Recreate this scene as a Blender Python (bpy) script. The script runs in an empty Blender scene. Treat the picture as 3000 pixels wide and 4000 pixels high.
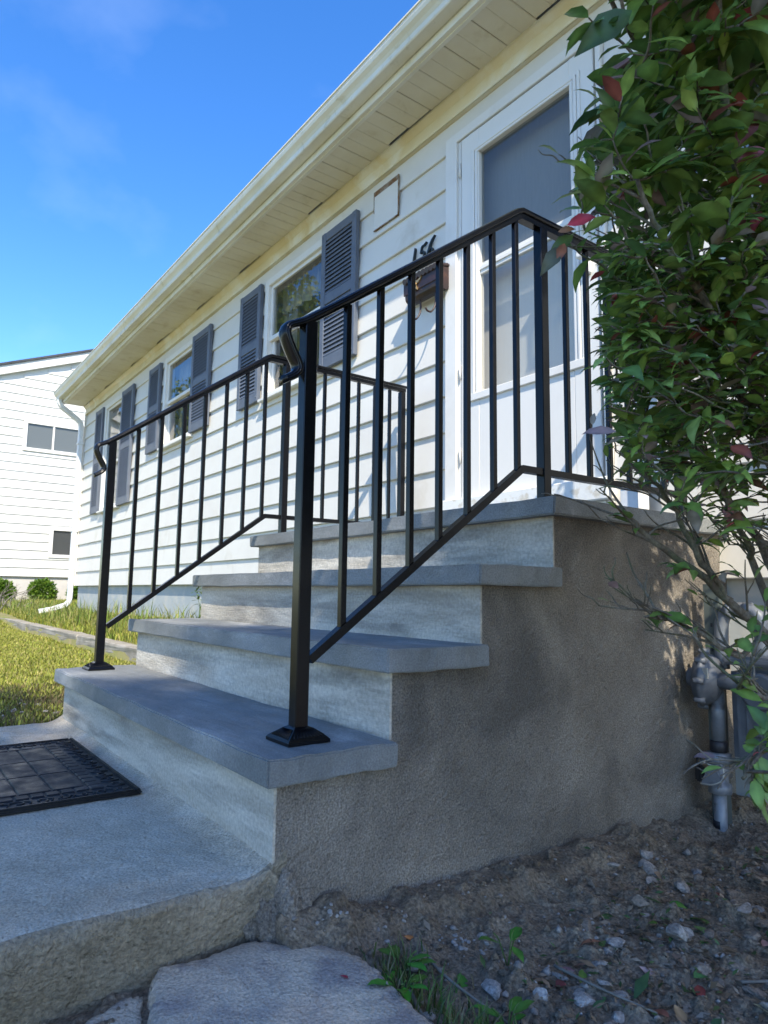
import bpy, bmesh, math, random
import numpy as np
from mathutils import Vector, Matrix
random.seed(7); rng = np.random.default_rng(7)
C = bpy.context.scene.collection
scene = bpy.context.scene
# ------------------------------------------------------------------ camera, sky, sun, exposure
CAM = Vector((1.1957, -0.639, 0.5109)); FPX = 2672.0
YAW, PITCH, ROLL = -0.9319, 0.1206, 0.0132
_cy, _sy, _cp, _sp = math.cos(YAW), math.sin(YAW), math.cos(PITCH), math.sin(PITCH)
FWD = Vector((_sy*_cp, _cy*_cp, _sp)); _r = Vector((_cy, -_sy, 0)); _u = _r.cross(FWD)
RIGHT = math.cos(ROLL)*_r + math.sin(ROLL)*_u; UP = -math.sin(ROLL)*_r + math.cos(ROLL)*_u
cd = bpy.data.cameras.new('camera'); cam = bpy.data.objects.new('camera', cd); C.objects.link(cam)
cd.sensor_fit = 'VERTICAL'; cd.sensor_height = 36.0; cd.lens = 36.0*FPX/4000; cd.clip_start = .02; cd.clip_end = 2000
cam.matrix_world = Matrix(((RIGHT.x, UP.x, -FWD.x, CAM.x), (RIGHT.y, UP.y, -FWD.y, CAM.y), (RIGHT.z, UP.z, -FWD.z, CAM.z), (0, 0, 0, 1)))
cd.dof.use_dof = True; cd.dof.focus_distance = 1.9; cd.dof.aperture_fstop = 11.0
scene.camera = cam
SUN = Vector((1.0, -0.44, 1.07)).normalized()
world = bpy.data.worlds.new('World'); scene.world = world; world.use_nodes = True
wn, wl = world.node_tree.nodes, world.node_tree.links
bg = wn['Background']; bg.inputs['Strength'].default_value = 0.127
sky = wn.new('ShaderNodeTexSky'); sky.sky_type = 'NISHITA'; sky.sun_disc = False
sky.sun_elevation = math.asin(SUN.z); sky.sun_rotation = math.atan2(SUN.x, SUN.y)
sky.air_density = 1.0; sky.dust_density = 0.25; sky.ozone_density = 2.4; sky.altitude = 50
hs = wn.new('ShaderNodeHueSaturation'); hs.inputs['Saturation'].default_value = 1.32; hs.inputs['Hue'].default_value = .509
tcw = wn.new('ShaderNodeTexCoord'); nzw = wn.new('ShaderNodeTexNoise'); nzw.inputs['Scale'].default_value = 3.1; nzw.inputs['Detail'].default_value = 6
mpw = wn.new('ShaderNodeMapping'); mpw.inputs['Scale'].default_value = (1.0, 1.6, 2.6); mpw.inputs['Rotation'].default_value = (.3, .5, .4)
rpw = wn.new('ShaderNodeValToRGB'); rpw.color_ramp.elements[0].position = .56; rpw.color_ramp.elements[1].position = .86
rpw.color_ramp.elements[1].color = (.07, .07, .07, 1)
mxw = wn.new('ShaderNodeMixRGB'); mxw.inputs['Color2'].default_value = (5.5, 6.0, 6.8, 1)
wl.new(tcw.outputs['Generated'], mpw.inputs['Vector']); wl.new(mpw.outputs['Vector'], nzw.inputs['Vector']); wl.new(nzw.outputs['Fac'], rpw.inputs['Fac'])
wl.new(sky.outputs['Color'], hs.inputs['Color']); wl.new(hs.outputs['Color'], mxw.inputs['Color1']); wl.new(rpw.outputs['Color'], mxw.inputs['Fac'])
wl.new(mxw.outputs['Color'], bg.inputs['Color'])
sl = bpy.data.lights.new('sun', 'SUN'); sl.energy = 2.85; sl.angle = math.radians(.55); sl.color = (1.0, .91, .75)
so = bpy.data.objects.new('sun', sl); C.objects.link(so); so.location = (6, -3, 9)
so.rotation_euler = SUN.to_track_quat('Z', 'Y').to_euler()
scene.view_settings.view_transform = 'Standard'; scene.view_settings.look = 'None'
scene.view_settings.exposure = 1.52; scene.view_settings.gamma = 1.0; scene.view_settings.use_curve_mapping = False
scene.cycles.max_bounces = 8; scene.cycles.transparent_max_bounces = 24; scene.cycles.diffuse_bounces = 5

# ------------------------------------------------------------------ materials
def mat(name, c1, c2=None, rough=.6, scale=4.0, lo=.4, hi=.62, c3=None, scale3=1.2, lo3=.5, hi3=.66, bump=None, bumps=(), metal=0.0, spec=.5, stretch=(1, 1, 1), coat=0, detail=6, rrange=None, grain=None, trowel=0):
    m = bpy.data.materials.new(name); m.use_nodes = True
    n, l = m.node_tree.nodes, m.node_tree.links
    p = n['Principled BSDF']; p.inputs['Roughness'].default_value = rough; p.inputs['Metallic'].default_value = metal
    p.inputs['Specular IOR Level'].default_value = spec; p.inputs['Coat Weight'].default_value = coat; p.inputs['Coat Roughness'].default_value = .12
    p.inputs['Base Color'].default_value = (*c1, 1)
    geo = n.new('ShaderNodeNewGeometry'); mp = n.new('ShaderNodeMapping'); mp.inputs['Scale'].default_value = stretch
    l.new(geo.outputs['Position'], mp.inputs['Vector'])
    out = None
    def noise(s, det=detail, dist=0.0):
        z = n.new('ShaderNodeTexNoise'); z.inputs['Scale'].default_value = s; z.inputs['Detail'].default_value = det; z.inputs['Roughness'].default_value = .62
        z.inputs['Distortion'].default_value = dist
        l.new(mp.outputs['Vector'], z.inputs['Vector']); return z.outputs['Fac']
    if c2:
        r = n.new('ShaderNodeValToRGB'); r.color_ramp.elements[0].position = lo; r.color_ramp.elements[1].position = hi
        r.color_ramp.elements[0].color = (*c1, 1); r.color_ramp.elements[1].color = (*c2, 1)
        l.new(noise(scale), r.inputs['Fac']); out = r.outputs['Color']
    if c3:
        r3 = n.new('ShaderNodeValToRGB'); r3.color_ramp.elements[0].position = lo3; r3.color_ramp.elements[1].position = hi3
        l.new(noise(scale3, 8, .4), r3.inputs['Fac'])
        mx = n.new('ShaderNodeMixRGB'); mx.inputs['Color1'].default_value = (*c1, 1); mx.inputs['Color2'].default_value = (*c3, 1)
        if out: l.new(out, mx.inputs['Color1'])
        l.new(r3.outputs['Color'], mx.inputs['Fac']); out = mx.outputs['Color']
    if grain:
        gz_ = n.new('ShaderNodeTexNoise'); gz_.inputs['Scale'].default_value = grain[0]; gz_.inputs['Detail'].default_value = 3; l.new(geo.outputs['Position'], gz_.inputs['Vector'])
        gr = n.new('ShaderNodeMapRange'); gr.inputs['From Min'].default_value = .3; gr.inputs['From Max'].default_value = .7; gr.inputs['To Min'].default_value = 1-grain[1]; gr.inputs['To Max'].default_value = 1+grain[1]; l.new(gz_.outputs['Fac'], gr.inputs['Value'])
        gm_ = n.new('ShaderNodeMixRGB'); gm_.blend_type = 'MULTIPLY'; gm_.inputs['Fac'].default_value = 1; gm_.inputs['Color1'].default_value = (*c1, 1)
        if out: l.new(out, gm_.inputs['Color1'])
        l.new(gr.outputs['Result'], gm_.inputs['Color2']); out = gm_.outputs['Color']
    if out: l.new(out, p.inputs['Base Color'])
    prev = None
    if trowel:
        b = n.new('ShaderNodeBump'); b.inputs['Strength'].default_value = .5*trowel; b.inputs['Distance'].default_value = .012
        z = n.new('ShaderNodeTexNoise'); z.inputs['Scale'].default_value = 9; z.inputs['Detail'].default_value = 7; z.inputs['Distortion'].default_value = 2.6; z.inputs['Roughness'].default_value = .7
        l.new(geo.outputs['Position'], z.inputs['Vector']); l.new(z.outputs['Fac'], b.inputs['Height']); prev = b.outputs['Normal']
    for (s, st, d) in ([bump] if bump else []) + list(bumps):
        b = n.new('ShaderNodeBump'); b.inputs['Strength'].default_value = st; b.inputs['Distance'].default_value = d
        l.new(noise(s, 5), b.inputs['Height'])
        if prev: l.new(prev, b.inputs['Normal'])
        prev = b.outputs['Normal']
    if prev: l.new(prev, p.inputs['Normal'])
    if rrange:
        mr = n.new('ShaderNodeMapRange'); mr.inputs['To Min'].default_value = rrange[0]; mr.inputs['To Max'].default_value = rrange[1]
        mr.inputs['From Min'].default_value = .35; mr.inputs['From Max'].default_value = .65
        l.new(noise(rrange[2]), mr.inputs['Value']); l.new(mr.outputs['Result'], p.inputs['Roughness'])
    return m
M = {}
M['siding'] = mat('siding_white', (.66, .635, .575), (.61, .58, .52), .45, 3, .45, .75, c3=(.50, .455, .37), scale3=2.2, lo3=.62, hi3=.80, bumps=[(1.3, .10, .02), (60, .05, .002)])
M['soffit'] = mat('soffit_cream', (.70, .65, .51), (.64, .58, .43), .55, 2.5, c3=(.52, .44, .28), scale3=5, lo3=.58, hi3=.76, bumps=[(90, .08, .002)])
M['frieze'] = mat('frieze_stain_warm_bounce', (.70, .63, .44), (.62, .52, .30), .5, 1.6, .42, .70, c3=(.74, .72, .62), scale3=3, lo3=.5, hi3=.64)  # reflected warm light put into the yellow base, with faint staining
M['fascia'] = mat('gutter_white', (.74, .72, .62), (.64, .60, .46), .38, 2.5, .42, .7, c3=(.42, .38, .24), scale3=9, lo3=.60, hi3=.78, bumps=[(120, .06, .001)])
M['trim'] = mat('trim_white', (.70, .68, .63), (.62, .595, .54), .4, 6, .5, .8, bumps=[(50, .04, .001)])
M['door'] = mat('door_white', (.70, .68, .63), (.66, .635, .58), .38, 5, .5, .8)
M['sill'] = mat('sill_peeling', (.74, .74, .70), (.58, .54, .45), .6, 18, .5, .62, c3=(.50, .16, .03), scale3=7, lo3=.66, hi3=.76, bumps=[(60, .3, .004)])
M['foundation'] = mat('foundation_paint', (.36, .39, .395), (.42, .44, .43), .7, 3, c3=(.5, .48, .43), scale3=6, bumps=[(40, .3, .006)])
M['tread'] = mat('slab_bluegrey', (.145, .152, .147), (.225, .232, .225), .62, 6, .36, .66, c3=(.37, .37, .355), scale3=5.5, lo3=.56, hi3=.76, bumps=[(220, .4, .003), (16, .25, .006)], stretch=(.6, 1.3, 1.3), rrange=(.5, .75, 9), grain=(260, .24), trowel=.6)
M['riser'] = mat('riser_mortar', (.43, .385, .31), (.58, .535, .45), .85, 5, .38, .62, c3=(.23, .21, .175), scale3=3.4, lo3=.47, hi3=.67, bumps=[(45, .6, .006), (260, .5, .003)], stretch=(.5, 1, 3.0), grain=(120, .18))
M['stucco'] = mat('stucco_grey', (.315, .268, .212), (.44, .385, .315), .9, 5.5, .34, .66, c3=(.195, .170, .138), scale3=2.4, lo3=.46, hi3=.66, bumps=[(230, 1.0, .010), (80, 1.0, .015), (22, .8, .022)], grain=(240, .44), trowel=2.2)
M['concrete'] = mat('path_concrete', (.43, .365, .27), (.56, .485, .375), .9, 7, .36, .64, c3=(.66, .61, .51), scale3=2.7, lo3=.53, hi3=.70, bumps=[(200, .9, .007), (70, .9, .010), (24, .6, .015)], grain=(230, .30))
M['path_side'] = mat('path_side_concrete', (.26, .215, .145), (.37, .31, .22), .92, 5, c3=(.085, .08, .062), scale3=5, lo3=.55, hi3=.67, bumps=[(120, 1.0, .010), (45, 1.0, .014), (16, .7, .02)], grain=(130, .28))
M['flagstone'] = mat('flagstone', (.47, .385, .295), (.62, .505, .37), .8, 7, .38, .60, c3=(.32, .27, .235), scale3=9, lo3=.47, hi3=.62, bumps=[(160, .9, .005), (40, .7, .010), (14, .6, .016)], grain=(220, .26))
M['soil'] = mat('soil_dark', (.20, .15, .098), (.31, .24, .165), .95, 14, .38, .64, c3=(.39, .31, .215), scale3=5, lo3=.52, hi3=.70, bumps=[(240, 1.0, .008), (80, 1.0, .012)], grain=(150, .45))
M['lawn'] = mat('lawn_earth', (.17, .17, .05), (.23, .19, .09), .95, 4, c3=(.16, .18, .04), scale3=2, bumps=[(60, .5, .02)])
M['ground'] = mat('far_ground', (.10, .12, .05), (.13, .13, .07), .95, .2)
M['curb'] = mat('curb_concrete', (.34, .31, .26), (.24, .215, .17), .9, 5, c3=(.16, .15, .12), scale3=9, lo3=.6, hi3=.72, bumps=[(60, .6, .01)])
M['black'] = mat('black_satin_paint', (.0035, .0036, .0045), None, .3, spec=.26, bumps=[(240, .03, .0006)], rrange=(.20, .27, 14))
M['shutter'] = mat('shutter_slate', (.092, .108, .138), (.11, .126, .158), .5, 8, bumps=[(140, .06, .001)])
M['rubber'] = mat('rubber_black', (.0075, .0072, .008), (.012, .0115, .013), .5, 12, .4, .6, spec=.3, c3=(.075, .07, .072), scale3=7, lo3=.60, hi3=.80, bumps=[(200, .3, .002)], rrange=(.38, .65, 20))
M['mailbox'] = mat('mailbox_brown', (.022, .011, .010), (.040, .017, .013), .42, 14, c3=(.08, .033, .018), scale3=20, lo3=.60, hi3=.72, bumps=[(60, .2, .003)])
M['brass'] = mat('emblem_brass', (.55, .40, .20), (.35, .22, .10), .4, 60, metal=.7)
M['digit'] = mat('digit_black', (.010, .016, .018), None, .4)
M['lantern'] = mat('lantern_bronze', (.045, .028, .024), None, .4)
M['gasgrey'] = mat('meter_grey', (.13, .142, .16), (.095, .103, .116), .5, 10, c3=(.065, .065, .07), scale3=12, lo3=.56, hi3=.7, bumps=[(90, .15, .002)])
M['pipe'] = mat('pipe_galvanised', (.23, .245, .265), (.16, .17, .185), .45, 14, metal=.2, c3=(.085, .078, .072), scale3=16, lo3=.56, hi3=.68, bumps=[(80, .2, .002)])
M['postgreen'] = mat('steel_post_green', (.095, .115, .105), (.075, .09, .085), .55, 9, c3=(.2, .17, .14), scale3=25, lo3=.66, hi3=.74)
M['tape'] = mat('pipe_tape_dark', (.02, .02, .024), None, .5)
M['plastic_black'] = mat('lock_black', (.012, .012, .013), None, .4)
M['wire'] = mat('seal_wire', (.45, .43, .38), None, .4, metal=.4)
M['shingle'] = mat('shingle_dark', (.035, .036, .04), (.06, .06, .065), .9, 12, bumps=[(80, .5, .01)])
M['nsiding'] = mat('neighbour_siding', (.66, .65, .61), (.60, .59, .55), .5, 1.0)
M['nfound'] = mat('neighbour_foundation', (.50, .47, .43), (.43, .41, .37), .8, 2, bumps=[(30, .3, .01)])
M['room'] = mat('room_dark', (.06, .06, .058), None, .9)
M['curtain'] = mat('curtain_pale', (.24, .23, .19), (.17, .165, .14), .9, 9, stretch=(3, 1, .4))
M['stone'] = mat('stone_pale', (.32, .28, .24), (.20, .172, .145), .85, 30, c3=(.44, .40, .35), scale3=40, lo3=.52, hi3=.68, bumps=[(150, .8, .005)], grain=(200, .3))
M['stone_brown'] = mat('stone_brown', (.24, .185, .135), (.15, .12, .09), .9, 30, c3=(.34, .285, .22), scale3=40, lo3=.55, hi3=.7, bumps=[(150, .8, .005)], grain=(200, .3))
M['mortar_crumb'] = mat('mortar_crumb', (.33, .305, .27), (.25, .23, .205), .95, 40, bumps=[(150, .6, .004)])
M['bark'] = mat('bark', (.10, .08, .058), (.19, .165, .125), .9, 26, .4, .62, c3=(.085, .10, .05), scale3=14, lo3=.48, hi3=.64, bumps=[(90, 1.0, .008)], stretch=(1, 1, .45), grain=(160, .3))
M['twig_grey'] = mat('dry_twig', (.15, .13, .10), (.22, .20, .165), .9, 30)
M['white_pvc'] = mat('white_aluminium', (.72, .73, .74), (.62, .63, .63), .4, 12)
def leaf_mat(name, attr=True, rough=.42, trans=.30, base=(.05, .11, .02), var=True):
    m = bpy.data.materials.new(name); m.use_nodes = True; n, l = m.node_tree.nodes, m.node_tree.links
    p = n['Principled BSDF']; p.inputs['Roughness'].default_value = rough; p.inputs['Specular IOR Level'].default_value = .4
    tr = n.new('ShaderNodeBsdfTranslucent'); mx = n.new('ShaderNodeMixShader'); mx.inputs['Fac'].default_value = trans
    geo = n.new('ShaderNodeNewGeometry'); nz = n.new('ShaderNodeTexNoise'); nz.inputs['Scale'].default_value = 45; l.new(geo.outputs['Position'], nz.inputs['Vector'])
    hsv = n.new('ShaderNodeHueSaturation'); mr = n.new('ShaderNodeMapRange'); mr.inputs['From Min'].default_value = .3; mr.inputs['From Max'].default_value = .7; mr.inputs['To Min'].default_value = .72; mr.inputs['To Max'].default_value = 1.28
    l.new(nz.outputs['Fac'], mr.inputs['Value']); l.new(mr.outputs['Result'], hsv.inputs['Value'])
    if attr:
        a = n.new('ShaderNodeAttribute'); a.attribute_name = 'tint'; l.new(a.outputs['Color'], hsv.inputs['Color'])
    else: hsv.inputs['Color'].default_value = (*base, 1)
    l.new(hsv.outputs['Color'], p.inputs['Base Color']); l.new(hsv.outputs['Color'], tr.inputs['Color'])
    o = n['Material Output']; l.new(p.outputs['BSDF'], mx.inputs[1]); l.new(tr.outputs['BSDF'], mx.inputs[2]); l.new(mx.outputs['Shader'], o.inputs['Surface'])
    return m
M['leaf'] = leaf_mat('leaf_tinted', rough=.36); M['grass'] = leaf_mat('grass_tinted', rough=.6, trans=.35)
def glass_mat(name, tint=(.9, .93, .92), base=.0, haze=.0, hazec=(.4, .42, .42), ior=2.2):
    m = bpy.data.materials.new(name); m.use_nodes = True; n, l = m.node_tree.nodes, m.node_tree.links
    for x in list(n): n.remove(x)
    o = n.new('ShaderNodeOutputMaterial'); t = n.new('ShaderNodeBsdfTransparent'); t.inputs['Color'].default_value = (*tint, 1)
    g = n.new('ShaderNodeBsdfGlossy'); g.inputs['Roughness'].default_value = .004
    f = n.new('ShaderNodeFresnel'); f.inputs['IOR'].default_value = 2.2; gb = n.new('ShaderNodeNewGeometry'); mi = n.new('ShaderNodeMix'); mi.inputs[2].default_value = ior; mi.inputs[3].default_value = 1/ior; l.new(gb.outputs['Backfacing'], mi.inputs[0]); l.new(mi.outputs[0], f.inputs['IOR']); mx = n.new('ShaderNodeMixShader')
    d = n.new('ShaderNodeBsdfDiffuse'); d.inputs['Color'].default_value = (*hazec, 1); m2 = n.new('ShaderNodeMixShader')
    geo = n.new('ShaderNodeNewGeometry'); mp = n.new('ShaderNodeMapping'); mp.inputs['Scale'].default_value = (1, 1, .12)
    nz = n.new('ShaderNodeTexNoise'); nz.inputs['Scale'].default_value = 90; l.new(geo.outputs['Position'], mp.inputs['Vector']); l.new(mp.outputs['Vector'], nz.inputs['Vector'])
    mr = n.new('ShaderNodeMapRange'); mr.inputs['To Min'].default_value = haze*.75; mr.inputs['To Max'].default_value = haze*1.25; l.new(nz.outputs['Fac'], mr.inputs['Value'])
    l.new(mr.outputs['Result'], m2.inputs['Fac']); l.new(t.outputs[0], m2.inputs[1]); l.new(d.outputs[0], m2.inputs[2])
    l.new(f.outputs[0], mx.inputs['Fac']); l.new(m2.outputs[0], mx.inputs[1]); l.new(g.outputs[0], mx.inputs[2]); l.new(mx.outputs[0], o.inputs['Surface'])
    return m
M['glass'] = glass_mat('window_glass', haze=.06); M['shaded_screen_glass'] = glass_mat('storm_door_screen_shade', tint=(.58, .60, .60), haze=.22, hazec=(.22, .23, .23), ior=1.6); M['clear_glass'] = glass_mat('storm_door_glass', tint=(.86, .86, .83), haze=.10, hazec=(.4, .4, .38), ior=1.6); M['far_glass'] = glass_mat('neighbour_glass', tint=(.8, .82, .82), haze=.04, ior=1.5)  # storm door shade painted in: upper screen tinted dark, lower pane left pale

# ------------------------------------------------------------------ mesh helpers
def newbm(): return bmesh.new()
def box(bm, x0, x1, y0, y1, z0, z1, bev=0.0, seg=1):
    t = bm if not bev else bmesh.new()
    v = [t.verts.new(p) for p in ((x0, y0, z0), (x1, y0, z0), (x1, y1, z0), (x0, y1, z0), (x0, y0, z1), (x1, y0, z1), (x1, y1, z1), (x0, y1, z1))]
    for f in ((0, 3, 2, 1), (4, 5, 6, 7), (0, 1, 5, 4), (1, 2, 6, 5), (2, 3, 7, 6), (3, 0, 4, 7)): t.faces.new([v[i] for i in f])
    if bev:
        bmesh.ops.bevel(t, geom=list(t.edges), offset=bev, segments=seg, affect='EDGES'); merge(bm, t)
def merge(bm, t):
    me = bpy.data.meshes.new('tmp'); t.to_mesh(me); t.free(); bm.from_mesh(me); bpy.data.meshes.remove(me)
def prism(bm, poly, axis, a0, a1):   # poly in the two other axes, extruded along axis
    def P(p, a): return {'x': (a, p[0], p[1]), 'y': (p[0], a, p[1]), 'z': (p[0], p[1], a)}[axis]
    A = [bm.verts.new(P(p, a0)) for p in poly]; Bv = [bm.verts.new(P(p, a1)) for p in poly]; n = len(poly)
    bm.faces.new(A); bm.faces.new(Bv[::-1])
    for i in range(n): bm.faces.new((A[i], Bv[i], Bv[(i+1) % n], A[(i+1) % n]))
def tube(bm, pts, rad, sides=10, cap=True, smooth=True):
    pts = [Vector(p) for p in pts]; rad = rad if hasattr(rad, '__len__') else [rad]*len(pts); rings = []
    d0 = (pts[1]-pts[0]).normalized(); up = Vector((0, 0, 1)) if abs(d0.z) < .9 else Vector((1, 0, 0)); s = d0.cross(up).normalized()
    for i, p in enumerate(pts):
        d = (pts[min(i+1, len(pts)-1)]-pts[max(i-1, 0)]).normalized(); s = (s-d*s.dot(d)).normalized(); b = d.cross(s)
        rings.append([bm.verts.new(p+rad[i]*(math.cos(2*math.pi*k/sides)*s+math.sin(2*math.pi*k/sides)*b)) for k in range(sides)])
    for a, c in zip(rings, rings[1:]):
        for k in range(sides):
            f = bm.faces.new((a[k], a[(k+1) % sides], c[(k+1) % sides], c[k])); f.smooth = smooth
    if cap: bm.faces.new(rings[0][::-1]); bm.faces.new(rings[-1])
def lathe(bm, c, axis, prof, sides=20):   # prof: list of (distance along axis, radius)
    axis = Vector(axis).normalized(); tube(bm, [Vector(c)+axis*a for a, r in prof], [max(r, .0005) for a, r in prof], sides)
def wpos(o):
    v = Vector((0, 0, 0))
    while o: v += o.location; o = o.parent
    return v
def obj(name, bm, m, parent=None, smooth=None, label=None):
    bmesh.ops.recalc_face_normals(bm, faces=bm.faces)
    if parent is not None: bmesh.ops.translate(bm, verts=bm.verts, vec=-wpos(parent))
    me = bpy.data.meshes.new(name); bm.to_mesh(me); bm.free()
    me.materials.append(m); o = bpy.data.objects.new(name, me); C.objects.link(o)
    if parent is not None: o.parent = parent
    if smooth: me.polygons.foreach_set('use_smooth', [True]*len(me.polygons))
    if label: o['label'] = label
    return o
def arr(name, V, F, m, parent=None, tint=None, smooth=False):
    V = np.asarray(V, float)
    if parent is not None: V = V-np.array(wpos(parent))
    me = bpy.data.meshes.new(name); F = np.asarray(F, int)
    me.vertices.add(len(V)); me.vertices.foreach_set('co', V.ravel()); k = F.shape[1]
    me.loops.add(F.size); me.loops.foreach_set('vertex_index', F.ravel().astype(np.int32)); me.polygons.add(len(F))
    me.polygons.foreach_set('loop_start', np.arange(0, F.size, k, dtype=np.int32)); me.update(calc_edges=True)
    if tint is not None:
        a = me.color_attributes.new('tint', 'FLOAT_COLOR', 'POINT'); a.data.foreach_set('color', np.concatenate([tint, np.ones((len(V), 1))], 1).ravel())
    if smooth: me.polygons.foreach_set('use_smooth', [True]*len(F))
    me.materials.append(m); o = bpy.data.objects.new(name, me); C.objects.link(o)
    if parent is not None: o.parent = parent
    return o
def thing(name, label, cat, loc=(0, 0, 0), group=None):
    o = bpy.data.objects.new(name, None); C.objects.link(o); o.location = loc; o.empty_display_size = .1
    return tag(o, label, cat, group)
def tag(o, label=None, cat=None, group=None, kind=None):
    if label: o['label'] = label
    if cat: o['category'] = cat
    if group: o['group'] = group
    if kind: o['kind'] = kind
    return o
def mesh_copy(src, name, loc, parent, rot=None, scale=None):
    o = src.copy(); o.name = name; C.objects.link(o); o.parent = parent; o.location = Vector(loc)-(wpos(parent) if parent is not None else Vector())
    if rot: o.rotation_euler = rot
    if scale: o.scale = scale
    return o
def smooth_noise(x, y, s, seed=0, octv=3):
    r = np.random.default_rng(seed); out = np.zeros_like(x, float)
    for o in range(octv):
        for k in range(5):
            a = r.uniform(0, 2*np.pi); f = s*2**o*r.uniform(.7, 1.4); ph = r.uniform(0, 6.28)
            out += np.sin((x*np.cos(a)+y*np.sin(a))*f+ph)/(5*1.8**o)
    return out
def grid(name, xs, ys, zf, m, smooth=True):
    X, Y = np.meshgrid(xs, ys); Z = zf(X, Y); V = np.stack([X, Y, Z], -1).reshape(-1, 3); nx, ny = len(xs), len(ys)
    i = np.arange(nx-1)[None, :]+np.arange(ny-1)[:, None]*nx; F = np.stack([i, i+1, i+1+nx, i+nx], -1).reshape(-1, 4)
    return arr(name, V, F, m, smooth=smooth)
def roughen(bm, amp, cuts, seed=0, freq=30):   # subdivide long faces and jitter, keeps edges hand-made
    bmesh.ops.subdivide_edges(bm, edges=[e for e in bm.edges if e.calc_length() > .12], cuts=cuts, use_grid_fill=True)
    P = np.array([v.co for v in bm.verts]);
    for ax in range(3):
        d = smooth_noise(P[:, 0]+P[:, 2]*1.7, P[:, 1]+P[:, 2]*.9, freq, seed+ax)*amp
        for v, q in zip(bm.verts, d): v.co[ax] += q

# ------------------------------------------------------------------ setting: ground, lawn, path, soil
H1, H, RUN, TT, ES, EF, W = .2069, .19, .2708, .0501, .0344, .0327, 1.7438
YW = 1.68          # siding face of the house wall
def lawn_h(X, Y):
    z = np.where(Y > .93, .085+np.clip((Y-.93)/.8, 0, 1)*.14, 0.0)
    far = np.clip((-9.0-X)/3.0, 0, 1); z = z*(1-far)+far*np.clip((Y+1)/3, 0, 1)*.27*1.0+0*far
    z = np.where((X < -12) & (Y < .93), np.minimum(z, .12), z)
    return z+smooth_noise(X, Y, 3.0, 3)*.012-.012
lawn = grid('lawn', np.concatenate([np.linspace(-60, -14, 24), np.linspace(-13.6, -1.79, 90)]), np.concatenate([np.linspace(-12, -1.5, 22), np.linspace(-1.4, .926, 40), np.linspace(.934, 3, 32), np.linspace(3.4, 40, 24)]), lawn_h, M['lawn'])
tag(lawn, kind='structure')
g = newbm(); box(g, -600, 600, -600, 600, -2, -.42); o = obj('ground', g, M['ground']); tag(o, kind='structure')
def soil_h(X, Y):
    base = -.012-.115*np.clip((Y+.02)/.22, 0, 1)-.02*np.clip((Y-.3)/1.2, 0, 1)-.05*np.clip((X-.35)/.8, 0, 1)-.055*np.exp(-((X-.12)/.10)**2-((Y-1.36)/.17)**2)
    base = np.where(Y < .0, -.155, base); base = np.minimum(base, -.09-.06*np.clip((X-.02)/.1, 0, 1))
    clod = smooth_noise(X, Y, 14, 11, 4)*.012+np.maximum(smooth_noise(X, Y, 48, 12, 4), -.05)*.020+np.maximum(smooth_noise(X, Y, 150, 13, 2), 0)*.006
    near = np.exp(-((X-.05)/.09)**2)*.018
    return base+clod+near
soil = grid('soil', np.concatenate([np.linspace(-.06, 1.0, 260), np.linspace(1.02, 6, 40)]), np.concatenate([np.linspace(-4, -.42, 30), np.linspace(-.4, 1.74, 420)]), soil_h, M['soil'])
tag(soil, kind='structure')
# path: a thick slab with a ragged right edge
ys = np.concatenate([np.linspace(-7, -1.0, 40), np.linspace(-.98, .03, 150)])
prof = [(-1.83, -.30), (-1.82, -.015), (-1.79, .0)]+[(x, .0) for x in np.linspace(-1.7, -.3, 36)]+[(x, 0.0) for x in np.linspace(-.28, -.03, 34)]
edge = [(-.009, -.001), (-.001, -.004), (.004, -.010), (.004, -.030), (0, -.06), (-.006, -.09), (-.012, -.12), (-.022, -.16), (-.03, -.22), (-.03, -.34)]
PX = np.array([p[0] for p in prof+edge]); PZ = np.array([p[1] for p in prof+edge]); ntop = len(prof)
Xg = np.repeat(PX[None, :], len(ys), 0); Yg = np.repeat(ys[:, None], len(PX), 1); Zg = np.repeat(PZ[None, :], len(ys), 0)
jit = smooth_noise(Yg*1.0, Zg*1.5, 26, 5, 4)*.007+smooth_noise(Yg, Zg*2, 90, 15, 2)*.0025
w_e = np.clip((np.arange(len(PX))-(ntop-4))/4, 0, 1)[None, :]; Xg = Xg+jit*w_e
Zg = Zg+smooth_noise(Xg, Yg, 5, 6, 3)*.004*(1-w_e)+smooth_noise(Xg, Yg, 90, 8, 2)*.0013
Zg = Zg-np.clip(Xg+.12, 0, .2)*.05*(Zg > -.03)
fil = np.clip((Yg+.055)/.085, 0, 1)**2*.045*(Zg > -.03)*(Xg < .01); Zg = Zg+fil      # trowelled cove against the first riser
V = np.stack([Xg, Yg, Zg], -1).reshape(-1, 3); nx = len(PX); i = np.arange(nx-1)[None, :]+np.arange(len(ys)-1)[:, None]*nx
F = np.stack([i, i+1, i+1+nx, i+nx], -1)
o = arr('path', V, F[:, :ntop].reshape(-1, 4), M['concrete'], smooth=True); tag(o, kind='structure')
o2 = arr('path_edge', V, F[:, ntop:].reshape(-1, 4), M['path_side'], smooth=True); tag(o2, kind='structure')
# mortar lump where path edge meets the steps
lump = newbm(); bmesh.ops.create_icosphere(lump, subdivisions=5, radius=1.0)
for v in lump.verts:
    n_ = 1+.25*math.sin(v.co.x*7+v.co.z*5)*math.sin(v.co.y*6+2)+.08*math.sin(v.co.y*21+v.co.x*17)*math.sin(v.co.z*19)
    v.co = Vector((-.018+v.co.x*.042*n_, .035+v.co.y*.075*n_, -.095+v.co.z*.085*n_))
o = obj('mortar_lump', lump, M['stucco'], smooth=True); tag(o, kind='structure')
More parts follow.
